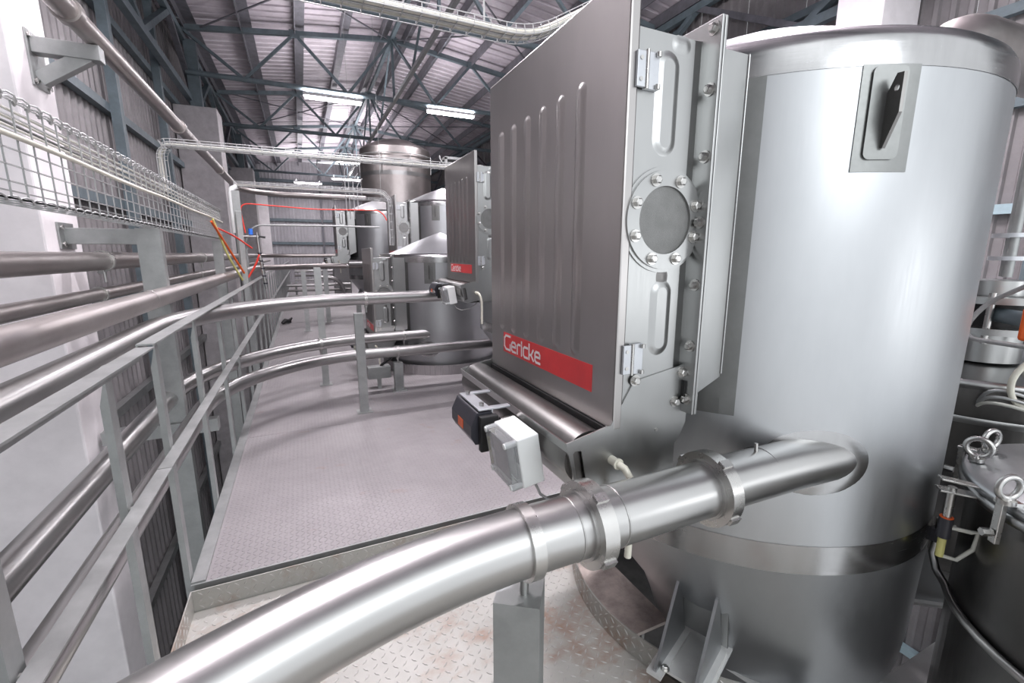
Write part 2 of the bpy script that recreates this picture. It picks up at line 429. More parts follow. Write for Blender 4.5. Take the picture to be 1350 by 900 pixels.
# ------------------------------------------------------------------ walls
WX, EX, BY = -2.05, 6.75, 27.0
def sheet_mesh(w, h, pitch, depth, mat, name):    # trapezoid ribbed sheet in XZ, facing -Y
    m = MB(); n = int(round(w / pitch)); xs = []
    for i in range(n):
        x = i * pitch
        xs += [(x, 0), (x + pitch * .5, 0), (x + pitch * .6, -depth), (x + pitch * .9, -depth)]
    xs.append((w - .002, 0)); k = len(xs)
    vs = [(x, y, 0) for x, y in xs] + [(x, y, h) for x, y in xs]
    m.add(vs, [(i, i + 1, i + 1 + k, i + k) for i in range(k - 1)])
    return mesh_of(m, name, mat)
SH = 11.2
sh_w = sheet_mesh(.96, SH, .16, .03, CLAD, 'cladding_sheet')
sh_b = sheet_mesh(.96, SH, .16, .03, CLADB, 'cladding_sheet')
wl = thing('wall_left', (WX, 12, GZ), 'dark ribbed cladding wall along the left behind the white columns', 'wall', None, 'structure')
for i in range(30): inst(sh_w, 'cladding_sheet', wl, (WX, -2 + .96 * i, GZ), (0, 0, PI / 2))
for z in (-5.3, -4.1, -2.9, -1.7, -.5, .6, 1.72, 2.9): MB().box((WX + .035, -2, z - .05), (WX + .12, BY, z + .05)).build('girt', BLUE if z > -1 else GALV, wl)  # lower girts in paler steel, painting in the light on their tops
for y in (.4, 5.3, 7.3, 9.6, 14, 17, 21.5, 24.5): MB().box((WX + .12, y, GZ), (WX + .22, y + .12, 4.0)).build('wind_post', BLUE, wl)
wr = thing('wall_right', (EX, 12, GZ), 'grey ribbed cladding wall with pale blue girts on the right', 'wall', None, 'structure')
for i in range(30): inst(sh_w, 'cladding_sheet', wr, (EX, -2 + .96 * (i + 1), GZ), (0, 0, -PI / 2))
for z in (-5, -3.8, -2.6, -1.4, -.39, .46, 1.5, 2.4, 3.3): MB().box((EX - .12, -2, z - .05), (EX - .035, BY, z + .05)).build('girt', GIRT if z < 1 else BLUE, wr)
for y in (1.9, 7.0, 9.5, 14, 18): MB().box((EX - .22, y, GZ), (EX - .12, y + .1, 4)).build('wind_post', BLUE, wr)
wb = thing('wall_back', (2.3, BY, GZ), 'far end wall of pale ribbed cladding with steel girts', 'wall', None, 'structure')
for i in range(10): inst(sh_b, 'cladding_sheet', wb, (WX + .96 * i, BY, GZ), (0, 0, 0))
for z in (-1.7, -.65, .57, 1.75, 2.95, 3.7): MB().box((WX, BY - .13, z - .07), (EX, BY - .035, z + .07)).build('girt', BLUE, wb)
for x in (1.15, 3.6): MB().box((x, BY - .2, GZ), (x + .1, BY - .13, 4.4)).build('wind_post', PURL, wb)

# ------------------------------------------------------------------ roof
RX, RZ, SL = 2.26, 4.80, .12
def roof_z(x): return RZ + .16 - abs(x - RX) * SL
ceil = thing('ceiling', (RX, 12, RZ), 'shallow pitched ribbed metal roof sheeting on dark purlins', 'ceiling', None, 'structure')
def roof_sheet(x0, x1):
    m = MB(); ysr = []
    for i in range(4):
        y = i * .25; ysr += [(y, 0), (y + .17, 0), (y + .19, .035), (y + .23, .035)]
    ysr.append((.998, 0)); k = len(ysr)
    vs = [(x0, y, roof_z(x0) + z) for y, z in ysr] + [(x1, y, roof_z(x1) + z) for y, z in ysr]
    m.add(vs, [(i, i + 1, i + 1 + k, i + k) for i in range(k - 1)])
    return mesh_of(m, 'roof_sheet', ROOF)
rs = [roof_sheet(WX - .1, RX), roof_sheet(RX, EX + .1)]
for i in range(30):
    for r in rs:
        o = inst(r, 'roof_sheet', ceil, (0, -2.5 + i, 0)); 
for x in (-1.7, -.73, .25, 1.15, 2.0, 2.52, 3.3, 4.15, 5.05, 5.9, 6.5):
    MB().angle((x, -2, roof_z(x) - .02), (x, BY, roof_z(x) - .02), .20, .02, (1, 0, 0), (0, 0, -1)).build('purlin', PURL, ceil)
MB().box((RX - .04, -2, RZ - .06), (RX + .04, BY, RZ + .02)).build('ridge_beam', BLUE, ceil)
MB().box((RX - .035, -2, 3.45), (RX + .035, BY, 3.52)).build('ridge_tie', GALV, ceil)
k = 0
for y in [7.6 + 1.925 * i for i in range(10)]:
    MB().bar((RX, y, 3.5 if k % 2 else RZ), (RX, y + 1.925, RZ if k % 2 else 3.5), .04, .04).build('ridge_brace', BLUE, ceil); k += 1
# eave trusses along both walls
for x in (-1.75, 6.5):
    for z in (3.05, 4.12): MB().box((x - .05, -2, z - .06), (x + .05, BY, z + .06)).build('eave_beam', BLUE, ceil)
    for i in range(15):
        y0 = -1.2 + i * 1.925
        MB().bar((x, y0, 3.05 if i % 2 else 4.12), (x, y0 + 1.925, 4.12 if i % 2 else 3.05), .09, .09).build('eave_brace', BLUE if i % 3 else PURL, ceil)
# roof plane bracing rods
for (xa, xb) in ((-1.5, 2.26), (2.26, -1.5), (2.26, 6.3), (6.3, 2.26)):
    for y0 in (7.6, 15.3): MB().bar((xa, y0, roof_z(xa) - .2), (xb, y0 + 3.85, roof_z(xb) - .2), .025, .025).build('brace_rod', PURL, ceil)

CZ = 3.5
def truss(y, label):
    t = thing('roof_truss', (RX, y, CZ), label, 'truss', 'roof trusses across the hall')
    xl, xr = -1.75, 6.5
    zt = lambda x: RZ - .04 - abs(x - RX) * SL
    MB().bar((xl, y, zt(xl)), (RX, y, zt(RX)), .09, .09).build('top_chord', BLUE, t)
    MB().bar((RX, y, zt(RX)), (xr, y, zt(xr)), .09, .09).build('top_chord', BLUE, t)
    MB().cyl((xl, y, CZ), (xr, y, CZ), .05, n=10).build('bottom_chord', BLUE, t)
    nodes_t = [xl, .25, 2.26, 4.15, xr]; nodes_b = [-.75, 1.25, 3.25, 5.2]
    seq = []
    for i in range(4): seq += [(nodes_t[i], 1), (nodes_b[i], 0)]
    seq.append((nodes_t[4], 1))
    for (xa, ta), (xb, tb) in zip(seq, seq[1:]):
        MB().bar((xa, y, zt(xa) if ta else CZ), (xb, y, zt(xb) if tb else CZ), .055, .055).build('web', BLUE, t)
    MB().bar((RX, y, CZ), (RX, y, zt(RX)), .05, .05).build('web', BLUE, t)
    for x in nodes_t[1:4]: MB().box((x - .1, y - .06, zt(x) - .1), (x + .1, y - .05, zt(x) + .05)).build('gusset', BLUE, t)
for y, l in ((3.8, 'blue grey roof truss overhead near the camera'), (7.6, 'blue grey roof truss just in front of the long lamps'),
             (11.4, 'blue grey roof truss carrying the two long bright lamps'), (15.3, 'second blue grey roof truss beyond the long lamps'),
             (19.1, 'third blue grey roof truss beyond the long lamps'), (22.9, 'farthest blue grey roof truss near the end wall')):
    truss(y, l)

# ------------------------------------------------------------------ concrete columns
def column(x0, x1, y0, y1, zt, mat, label, stub=True):
    t = thing('concrete_column', ((x0 + x1) / 2, (y0 + y1) / 2, GZ), label, 'column', 'concrete columns')
    MB().box((x0, y0, GZ), (x1, y1, zt)).build('shaft', mat, t, .012)
    if stub:
        xm = (x0 + x1) / 2; ym = (y0 + y1) / 2
        MB().box((xm - .1, ym - .1, zt), (xm + .1, ym + .1, 4.1)).build('steel_stub', BLUE, t)
        MB().box((xm - .17, ym - .17, zt), (xm + .17, ym + .17, zt + .02)).build('base_plate', BLUE, t)
CX1 = -1.28
column(-2.0, CX1, 3.42, 3.88, 2.97, CONC, 'nearest white painted concrete column on the left behind the pipes')
column(-2.0, CX1, 11.2, 11.85, 2.84, CONCG, 'grey concrete column in the left middle distance, top below the roof')
column(-2.0, CX1, 18.9, 19.55, 2.95, CONCG, 'third concrete column far along the left wall')
column(-2.0, CX1, 26.2, 26.8, 2.95, CONC, 'last concrete column in the far left corner')
column(5.95, 6.65, 3.28, 3.78, 3.0, CONC, 'white painted concrete column seen above the near vessel roof')
column(5.95, 6.65, 11.2, 11.8, 2.95, CONC, 'right hand concrete column hidden mostly behind the near vessel')

# ------------------------------------------------------------------ fluorescent lamps
def lamp(x, y, z, label, watts=55):
    t = thing('fluorescent_lamp', (x, y, z), label, 'lamp', 'fluorescent hall lamps')
    MB().box((x - .61, y - .07, z), (x + .61, y + .07, z + .06)).build('housing', LAMPM, t, .01)
    MB().box((x - .58, y - .055, z - .05), (x + .58, y + .055, z)).build('diffuser', GLOW, t, .012)
    for s in (-.5, .5): MB().bar((x + s, y, z + .06), (x + s, y, z + .15), .012, .012).build('hanger', GALV, t)
    a = area('lamp_light', (x, y, z - .06), (0, 0, 0), 1.16, .11, watts, (1, .94, .985)); a.parent = t; a.location = (0, 0, -.06)
    a = area('lamp_light', (x, y, z + .07), (PI, 0, 0), 1.16, .13, watts * 1.1, (1, .94, .985)); a.parent = t; a.location = (0, 0, .07)
lamp(.93, 11.4, 3.35, 'left one of the two long bright lamps under the nearest visible truss')
lamp(3.62, 11.4, 3.38, 'right one of the two long bright lamps under the nearest visible truss')
lamp(2.05, 18.2, 3.3, 'far lamp beside the tall vessel top, upper of the two small bright spots')
lamp(.6, 24.2, 3.3, 'added lamp brightening the far end wall', 60)  # extra lamp, added to lift the dark end wall
lamp(2.1, 22.0, 3.25, 'farthest lamp, lower of the two small bright spots beside the tall vessel')
for (x, y) in ((.3, 2.4), (3.6, 2.4), (.3, 4.7), (3.6, 4.7)):
    lamp(x, y, 3.34, 'hall lamp overhead above the frame', 70)

# ------------------------------------------------------------------ hopper vessel (built at the near place, then copied)
C = (1.669, 1.34); R0 = .713; UX, UY = .63, -.78
BASE = (C[0], C[1], -1.75)
def curved_patch(a0, a1, z0, z1, r, t=.002, n=14, shape='rect'):
    m = MB()
    if shape == 'rect':
        return m.lathe([(r - .004, z0), (r + t, z0), (r + t, z1), (r - .004, z1)], C, n, a0, a1, False)
    ac, zc = (a0 + a1) / 2, (z0 + z1) / 2; vs = [(C[0] + (r + t) * math.cos(ac), C[1] + (r + t) * math.sin(ac), zc)]
    N = 48; rings = 5
    for j in range(1, rings + 1):
        for i in range(N):
            q = 2 * PI * i / N; a = ac + (a1 - a0) / 2 * math.cos(q) * j / rings; z = zc + (z1 - z0) / 2 * math.sin(q) * j / rings
            rr = r + t - (.008 if j == rings else 0)
            vs.append((C[0] + rr * math.cos(a), C[1] + rr * math.sin(a), z))
    fs = [(0, 1 + i, 1 + (i + 1) % N) for i in range(N)]
    for j in range(rings - 1): fs += [(1 + j * N + i, 1 + (j + 1) * N + i, 1 + (j + 1) * N + (i + 1) % N, 1 + j * N + (i + 1) % N) for i in range(N)]
    return m.add(vs, fs, True)

def plate_prism(mb, outer, holes, o, u, v, t):
    o = V(o); u = V(u); v = V(v); t = V(t); bm = bmesh.new(); ed = []
    for lp in [outer] + holes:
        vs = [bm.verts.new((p, q, 0)) for p, q in lp]
        ed += [bm.edges.new((vs[i], vs[(i + 1) % len(vs)])) for i in range(len(vs))]
    bmesh.ops.triangle_fill(bm, use_beauty=True, edges=ed); bm.verts.index_update()
    A = [o + u * w.co.x + v * w.co.y for w in bm.verts]; B = [p + t for p in A]; n = len(A)
    fs = [tuple(w.index for w in f.verts) for f in bm.faces]
    be = [(e.verts[0].index, e.verts[1].index) for e in bm.edges if len(e.link_faces) == 1]
    mb.add(A + B, fs + [tuple(i + n for i in f[::-1]) for f in fs] + [(a, b, b + n, a + n) for a, b in be]); bm.free()
    return mb

def slot_emboss(mb, o, u, v, nrm, w, h, d):          # raised rounded oblong on a sheet
    o = V(o); u = V(u); v = V(v); nrm = V(nrm); rings = []
    for (k, dd) in ((0, 0), (.004, d * .15), (.009, d * .5), (.014, d * .85), (.019, d)):
        r = w / 2 - k; pts = []
        for i in range(13): a = PI * i / 12; pts.append((r * math.cos(a), h / 2 - w / 2 + r * math.sin(a)))
        for i in range(13): a = PI + PI * i / 12; pts.append((r * math.cos(a), -h / 2 + w / 2 + r * math.sin(a)))
        rings.append([o + u * p + v * q + nrm * dd for p, q in pts])
    n = 26; vs = [p for r in rings for p in r]
    mb.add(vs, [(j * n + i, j * n + (i + 1) % n, (j + 1) * n + (i + 1) % n, (j + 1) * n + i) for j in range(4) for i in range(n)], True)
    mb.add(rings[4], [tuple(range(n))])
    return mb

def letter_strokes():
    """GERICKE word as polylines in a unit grid: x right, y up, cap height 1"""
    G = [[(.80, 1.0), (.20, 1.0), (0, .80), (0, .20), (.20, 0), (.80, 0), (.80, .40)]]
    e = [[(.02, .36), (.52, .36), (.52, .56), (.42, .68), (.12, .68), (0, .56), (0, .12), (.12, 0), (.54, 0)]]
    r = [[(0, 0), (0, .56), (.12, .68), (.36, .68)]]
    i = [[(0, 0), (0, .68)], [(0, .84), (0, .94)]]
    c = [[(.5, .68), (.12, .68), (0, .56), (0, .12), (.12, 0), (.5, 0)]]
    k = [[(0, 0), (0, 1.0)], [(.02, .32), (.24, .32), (.46, .68)], [(.24, .32), (.50, 0)]]
    return [(G, 1.0), (e, .76), (r, .54), (i, .24), (c, .68), (k, .68), (e, .6)]

def strokes_mesh(mb, o, u, v, nrm, H, W, sx, lw):
    o = V(o); u = V(u); v = V(v); nrm = V(nrm); x0 = 0
    for strokes, adv in letter_strokes():
        for st in strokes:
            for a, b in zip(st, st[1:]):
                a = V((a[0] * sx + x0, a[1] * H)); b = V((b[0] * sx + x0, b[1] * H)); d = (b - a).normalized(); q = V((-d.y, d.x)) * lw / 2
                a = a - d * lw * .42; b = b + d * lw * .42
                P = [o + u * p.x + v * p.y for p in (a - q, b - q, b + q, a + q)]
                n = len(mb.v)
                mb.add(P + [p + nrm * .0006 for p in P], [(0, 1, 2, 3), (4, 5, 6, 7), (0, 1, 5, 4), (1, 2, 6, 5), (2, 3, 7, 6), (3, 0, 4, 7)])
        x0 += adv * sx
    return mb

def make_vessel(label):
    t = thing('hopper_vessel', BASE, label, 'hopper', 'stainless hopper vessels with filter boxes')
    MB().lathe([(R0, -.955), (R0, .455)], C, 96).build('shell', S_VESSEL, t)
    MB().lathe([(R0 + .0015, .452), (R0 + .0015, .505), (R0 - .002, .522), (R0 - .012, .540), (R0 - .028, .553), (R0 - .05, .56)], C, 96).build('rim_band', S_POLISH, t)
    MB().lathe([(R0 - .05, .56), (.35, .70), (.02, .83), (.0, .832)], C, 64).build('roof', S_VESSEL, t)
    MB().lathe([(R0 + .001, -.86), (R0 + .0025, -.905), (R0 + .001, -.955)], C, 96).build('weld_band', S_POLISH, t)
    cone = []
    for (r, z, k) in ((R0, -.955, 1), (.70, -.985, 1), (.62, -1.17, 1), (.53, -1.38, 1), (.495, -1.52, .95), (.47, -1.60, .85), (.435, -1.68, .75), (.38, -1.75, .66)):
        s = (R0 - r) * k; cone.append((r, z, UX * s, UY * s))
    cone.append((.0, -1.77, UX * .2, UY * .2))
    MB().lathe(cone, C, 80).build('bottom_hopper', S_VESSEL, t)
    # lifting lug with its ground patch
    a0, a1 = math.radians(-122.3), math.radians(-111.2)
    curved_patch(a0, a1, .205, .455, R0).build('ground_patch', S_PATCH, t)
    am = math.radians(-117.2); rd = V((math.cos(am), math.sin(am), 0)); tg = V((-math.sin(am), math.cos(am), 0))
    ctr = V((C[0], C[1], .342)) + rd * (R0 + .001)
    pad = MB()
    def rrect(w, h, r, n=6):
        P = []
        for cx, cy, s in ((w / 2 - r, h / 2 - r, 0), (-w / 2 + r, h / 2 - r, 1), (-w / 2 + r, -h / 2 + r, 2), (w / 2 - r, -h / 2 + r, 3)):
            P += [(cx + r * math.cos(PI / 2 * (s + i / n)), cy + r * math.sin(PI / 2 * (s + i / n))) for i in range(n + 1)]
        return P
    pad.prism(rrect(.084, .216, .016), ctr - rd * .006, tg, (0, 0, 1), rd * .012)
    pd = pad.build('lug_pad', S_PATCH, t, .003)
    fin = [(.0, -.080), (.008, -.084), (.046, -.01), (.046, .078), (.024, .082), (0, .045)]
    hole = [(.029 + .008 * math.cos(-2 * PI * i / 14), .048 + .008 * math.sin(-2 * PI * i / 14)) for i in range(15)]
    plate_prism(MB(), fin, [hole[:14]], ctr + rd * .006 - tg * .004, rd, (0, 0, 1), tg * .008).build('lug_fin', S_DARK, pd)
    # inlet pipe, entering the shell at a tangent, with polished weld patch
    curved_patch(math.radians(-135.5), math.radians(-106.5), -.71, -.475, R0, .002, 14, 'ellipse').build('inlet_patch', S_POLISH, t)
    pts = [(.905, .757, -.59), (1.02, .757, -.59), (1.2, .752, -.59), (1.36, .742, -.59), (1.46, .748, -.59), (1.56, .78, -.59)]
    ip = MB().tube(pts, .069, 32).build('inlet_pipe', S_PIPE, t)
    MB().tube([(1.075, .757 - .002, -.522), (1.075, .757, -.50)], .005, 8).build('earth_stud', S_BOLT, ip)
    MB().torus((1.10, .758, -.59), (1, .02, 0), .069, .0022, 32, 6).build('weld_bead', S_POLISH, ip)
    # duct from the flange into the shell
    Y0, Y1 = .911, 1.735
    duct = MB()
    def xs(y): return C[0] - math.sqrt(R0 ** 2 - (y - C[1]) ** 2)
    zt_, zb = .508, -.345
    for y in (Y0, Y1):
        duct.prism([(.965, zt_), (xs(y) + .02, zt_), (xs(y) + .02, zb), (.965, zb - .07)], (0, y, 0), (1, 0, 0), (0, 0, 1), (0, .006 if y == Y0 else -.006, 0))
    duct.add([(.965, Y0, zt_), (1.12, Y0, zt_), (1.12, Y1, zt_), (.965, Y1, zt_)], [(0, 1, 2, 3)])
    duct.add([(.965, Y0, zb - .07), (1.12, Y0, zb), (1.12, Y1, zb), (.965, Y1, zb - .07)], [(0, 1, 2, 3)])
    duct.build('duct', S_SHEET, t)
    MB().tube([(xs(Y0) , Y0 - .001, zt_), (xs(Y0), Y0 - .001, zb)], .0035, 8).build('weld_bead', S_POLISH, t)
    # ground border round the duct
    b = MB()
    for (p, q, z0, z1) in ((-146, -139.3, -.42, .452), (139.3, 146, -.42, .452), (139.3, 220.7, -.47, -.36)):
        b.lathe([(R0 - .004, z0), (R0 + .0018, z0), (R0 + .0018, z1), (R0 - .004, z1)], C, 24, math.radians(p), math.radians(q), False)
    b.build('ground_border', S_PATCH, t)
    # double flange with bolts
    fy0, fy1 = .862, 1.78
    for x, n in ((.942, 'flange'), (.9525, 'flange')):
        MB().box((x, fy0, -.435), (x + .008, fy1, .553)).build(n, S_SHEET, t, .0015)
    for z in (.53, .395, .24, .08, -.08, -.245, -.395):
        inst(BOLT_X, 'bolt', t, (.942, .884, z)); inst(BOLT_X, 'bolt', t, (.942, 1.757, z))
    MB().box((.9365, .889, -.41), (.942, .908, -.345)).build('gasket', BLACK, t)
    # filter box body
    bx = MB(); S0, S1 = .905, 1.735
    bx.box((.735, S0, -.35), (.905, S1, .505))
    bx.add([(.905, S0, -.35), (.9425, S0 + .016, -.35), (.9425, S1 - .016, -.35), (.905, S1, -.35), (.905, S0, .505), (.9425, S0 + .016, .515), (.9425, S1 - .016, .515), (.905, S1, .505)],
           [(0, 1, 5, 4), (2, 3, 7, 6), (4, 5, 6, 7), (0, 3, 2, 1)])
    body = bx.build('filter_box', S_SHEET, t)
    m = MB(); slot_emboss(m, (.824, S0, .352), (1, 0, 0), (0, 0, 1), (0, -1, 0), .072, .235, .006); m.build('pressed_panel', S_SHEET, body)
    m = MB(); slot_emboss(m, (.845, S0, -.165), (1, 0, 0), (0, 0, 1), (0, -1, 0), .07, .20, .006); m.build('pressed_panel', S_SHEET, body)
    m = MB(); slot_emboss(m, (.862, S0, .487), (0, 0, 1), (1, 0, 0), (0, -1, 0), .040, .06, .003); m.build('pressed_panel', S_SHEET, body)
    m = MB(); slot_emboss(m, (.845, S0, -.058), (1, 0, 0), (0, 0, 1), (0, -1, 0), .0385, .045, .003); m.build('latch_slot', S_DARK, body)
    # inspection port
    pc = (.838, S0, .083)
    ring = MB().ring((pc[0], S0 - .009, pc[2]), (0, 1, 0), .083, .120, .009, 48).ring((pc[0], S0 - .004, pc[2]), (0, 1, 0), .118, .129, .004, 48)
    rg = ring.build('inspection_port', S_SHEET, t, .0015)
    MB().cyl((pc[0], S0 - .0025, pc[2]), (pc[0], S0 - .0005, pc[2]), .0835, n=48).build('screen', SCREEN, rg)
    for i in range(8):
        a = PI / 8 + PI / 4 * i; inst(BOLT_Y, 'bolt', rg, (pc[0] + .102 * math.cos(a), S0 - .009, pc[2] + .102 * math.sin(a)))
    # door with pressed ribs, sign
    d = MB().box((.706, .900, -.455), (.735, 1.732, .622)).build('filter_door', S_DOOR, t, .005)
    for i in range(6):
        m = MB(); y = 1.622 - .106 * i
        slot_emboss(m, (.706, y, .075), (0, -1, 0), (0, 0, 1), (-1, 0, 0), .05, .735, .0075); m.build('pressed_rib', S_DOOR, d)
    sg = MB().box((.7045, 1.0, -.377), (.7062, 1.605, -.300)).build('name_sign', RED, t)
    m = MB(); strokes_mesh(m, (.7044, 1.594, -.364), (0, -1, 0), (0, 0, 1), (-1, 0, 0), .053, 0, .066, .0078); m.build('lettering', LETTER, sg)
    # hinges
    for z in (.414, -.266):
        h = MB().box((.724, .8915, z - .038), (.748, .8995, z + .038)).box((.748, .8935, z - .040), (.788, .9045, z + .040))
        h = h.build('hinge', ZINC, t, .0015)
        MB().cyl((.752, .892, z - .041), (.752, .892, z + .041), .005, n=10).build('hinge_pin', S_BOLT, h)
        for s in (-.022, .022): MB().cyl((.735, .8895, z + s), (.735, .892, z + s), .0048, n=12).build('screw', S_BOLT, h)
        for s in (-.034, .034): MB().cyl((.782, .889, z + s - .005), (.782, .889, z + s + .005), .006, n=12).build('pin_end', S_BOLT, h)
    # lower side plates with bolts
    pol = [(.566, -.466), (.600, -.607), (.622, -.620), (.80, -.592), (.89, -.560), (.94, -.515), (.962, -.47), (.965, -.36), (.957, -.297), (.77, -.328), (.70, -.44), (.688, -.440)]
    slot = [(.586, -.497), (.592, -.491), (.611, -.493), (.631, -.590), (.604, -.594), (.586, -.4975)]
    ep = MB()
    plate_prism(ep, pol, [slot[:-1]], (0, .9005, 0), (1, 0, 0), (0, 0, 1), (0, .004, 0))
    e1 = ep.build('side_plate', S_SHEET, t)
    for (x, z) in ((.771, -.325), (.934, -.321), (.915, -.403)): inst(BOLT_Y, 'bolt', e1, (x, .9005, z))
    MB().cyl((.855, .898, -.476), (.855, .901, -.476), .005, n=10).build('screw', S_BOLT, e1)
    MB().prism(pol, (0, 1.735, 0), (1, 0, 0), (0, 0, 1), (0, -.004, 0)).build('side_plate', S_SHEET, t)
    # tray front and back, air tank, rubber gap
    tr = MB().prism([(.566, -.466), (.5695, -.466), (.604, -.609), (.63, -.622), (.63, -.618), (.600, -.607)], (0, .9045, 0), (1, 0, 0), (0, 0, 1), (0, .827, 0))
    tr.box((.63, .9045, -.622), (.93, 1.7315, -.618)); tr.build('tray', S_SHEET, t)
    MB().cyl((.640, .912, -.520), (.640, 1.728, -.520), .072, n=40).build('air_tank', S_DARK, t)
    MB().box((.700, .908, -.52), (.735, 1.728, -.455)).build('rubber_seal', BLACK, t)
    MB().box((.735, .9045, -.615), (.93, 1.7315, -.35)).build('seal_housing', S_SHEET, t)
    # junction box with clear lid
    rot = Matrix.Rotation(math.radians(-9), 3, 'Y')
    ab = (.535, 1.11, -.562)
    jb = MB().box((.500, 1.03, -.637), (.568, 1.19, -.488), rot, ab).build('junction_box', WHITEP, t, .004)
    MB().box((.468, 1.032, -.635), (.500, 1.188, -.490), rot, ab).build('clear_lid', CLEAR, jb, .003)
    for y in (1.042, 1.178):
        for z in (-.499, -.626):
            p = rot @ (V((.465, y, z)) - V(ab)) + V(ab); q = rot @ (V((.502, y, z)) - V(ab)) + V(ab)
            MB().cyl(p, q, .0085, n=12).build('lid_screw', WHITEP, jb)
    MB().box((.493, 1.06, -.615), (.499, 1.16, -.51), rot, ab).build('circuit_board', CABLEG, jb)
    MB().box((.478, 1.1885, -.62), (.499, 1.1895, -.53), rot, ab).build('rating_label', YEL, jb)
    MB().tube([(.56, 1.07, -.635), (.57, 1.04, -.675), (.60, .99, -.69), (.66, .95, -.675), (.72, .95, -.64), (.75, 1.0, -.625)], .004, 8).build('cable', CABLEG, t)
    # valve actuator on a bent bracket
    ac = MB()
    poly = [(.432, -.520), (.452, -.478), (.498, -.478), (.512, -.495), (.512, -.560), (.495, -.585), (.445, -.580), (.432, -.555)]
    ac.prism(poly, (0, 1.235, 0), (1, 0, 0), (0, 0, 1), (0, .195, 0))
    av = ac.build('valve_actuator', BLACKP, t, .006)
    MB().box((.4305, 1.31, -.552), (.432, 1.36, -.522)).build('warning_label', ORANGE, av)
    MB().box((.455, 1.212, -.600), (.515, 1.235, -.485)).build('end_cap', BLACK, av, .004)
    br = MB().box((.458, 1.235, -.474), (.500, 1.425, -.468)).box((.500, 1.235, -.474), (.565, 1.258, -.468)).box((.500, 1.402, -.474), (.565, 1.425, -.468)).box((.500, 1.235, -.50), (.506, 1.425, -.474))
    bk = br.build('mounting_bracket', ZINC, t, .001)
    for y in (1.27, 1.40): MB().cyl((.48, y, -.468), (.48, y, -.458), .008, n=6, smooth=False).build('screw', S_BOLT, bk)
    MB().cyl((.525, 1.225, -.525), (.585, 1.225, -.525), .026, n=20).build('air_fitting', S_BOLT, t)
    # drain hose on a nozzle
    nz = MB().cyl((.706, .9005, -.535), (.706, .872, -.535), .012, n=14).cyl((.706, .874, -.535), (.706, .868, -.535), .015, n=14).build('drain_nozzle', HOSE, t)
    MB().tube([(.706, .87, -.535), (.712, .852, -.54), (.724, .842, -.565), (.733, .842, -.61), (.736, .846, -.68), (.736, .85, -.80)], .0095, 12).build('drain_hose', HOSE, t)
    # support brackets
    for ang in (203, 323, 83):
        a = math.radians(ang); nrm = V((math.cos(a), math.sin(a), 0)); tn = V((-nrm.y, nrm.x, 0))
        # point on the eccentric bottom at mid height of the bracket
        z0 = -1.27; r = .575; s = (R0 - r); cc = V((C[0] + UX * s, C[1] + UY * s, 0))
        p = cc + nrm * (r + .014)
        k = MB().bar(p + V((0, 0, -1.135)) + nrm * .02, p + V((0, 0, -1.40)) - nrm * .045, .19, .008, nrm).build('support_bracket', S_SHEET, t, .001)
        for s in (-.067, .067):
            q = p + tn * s
            MB().prism([(-.05, -.026), (.215, -.026), (.215, .026), (-.05, .026)], q + V((0, 0, -1.432)), nrm, tn, (0, 0, .012)).build('seat', BEAM, k, .001)
            MB().prism([(.03, -1.15), (.05, -1.155), (.205, -1.41), (.205, -1.42), (-.05, -1.42)], q - tn * .005, nrm, (0, 0, 1), tn * .01).build('gusset', S_VESSEL, k, .001)
        inst(BOLT_Z, 'bolt', k, p + nrm * .17 - tn * .045 + V((0, 0, -1.42)))
    return t

v1 = make_vessel('largest stainless hopper vessel filling the right foreground, filter door with red sign facing left')
def place(dx, dy, dz, label, legs=True, drop=()):
    c = copy_tree(v1); c.location = V(BASE) + V((dx, dy, dz)); c['label'] = label
    if legs:
        for ang in (203, 323, 83):
            a = math.radians(ang); n = V((math.cos(a), math.sin(a), 0)); s = R0 - .575
            q = V((C[0] + UX * s, C[1] + UY * s, 0)) + n * .74
            zt = -1.432 + dz - BASE[2] - dz
            zb = FZ - (BASE[2] + dz)
            if zt - zb > .03:
                m = MB().box((q.x - BASE[0] - .05, q.y - BASE[1] - .05, zb), (q.x - BASE[0] + .05, q.y - BASE[1] + .05, zt))
                o = m.build('leg', GALV); o.parent = c; o['_o'] = (0, 0, 0)
    return c
v2 = place(.64, 2.75, .21, 'second hopper vessel, its red signed filter door just left of the nearest door')
v3 = place(.03, 4.61, -.55, 'low hopper vessel with pale cone roof standing in a round kick plate on the walkway', False)
v4 = place(.03, 9.70, .40, 'farthest small hopper vessel on the left with round port, above the walkway pipes')
v5 = place(.80, 7.05, .36, 'raised hopper vessel behind the low cone roofed one, door edge beside the tall silo')

# support seat beam below near bracket
a = math.radians(203); nrm = V((math.cos(a), math.sin(a), 0)); tn = V((-nrm.y, nrm.x, 0))
s_ = R0 - .575; pb = V((C[0] + UX * s_, C[1] + UY * s_, 0)) + nrm * .587
MB().bar(pb + nrm * .06 + V((0, 0, -1.50)), pb + nrm * .06 + V((0, 0, NZ - .3)), .16, .12, nrm).build('bracket_post', S_DARK, near)
MB().prism([(-.16, -.10), (.16, -.10), (.16, .10), (-.16, .10)], pb + V((0, 0, -1.445)), nrm, tn, (0, 0, .012)).build('seat_plate', BEAM, near)
MB().prism([(0, -.16), (.15, -.12), (.55, .25), (.2, .45)], pb + V((.12, -.1, NZ - .02)), (1, 0, 0), (0, -1, 0), (0, 0, .012)).build('beam_flange', BEAM, near)

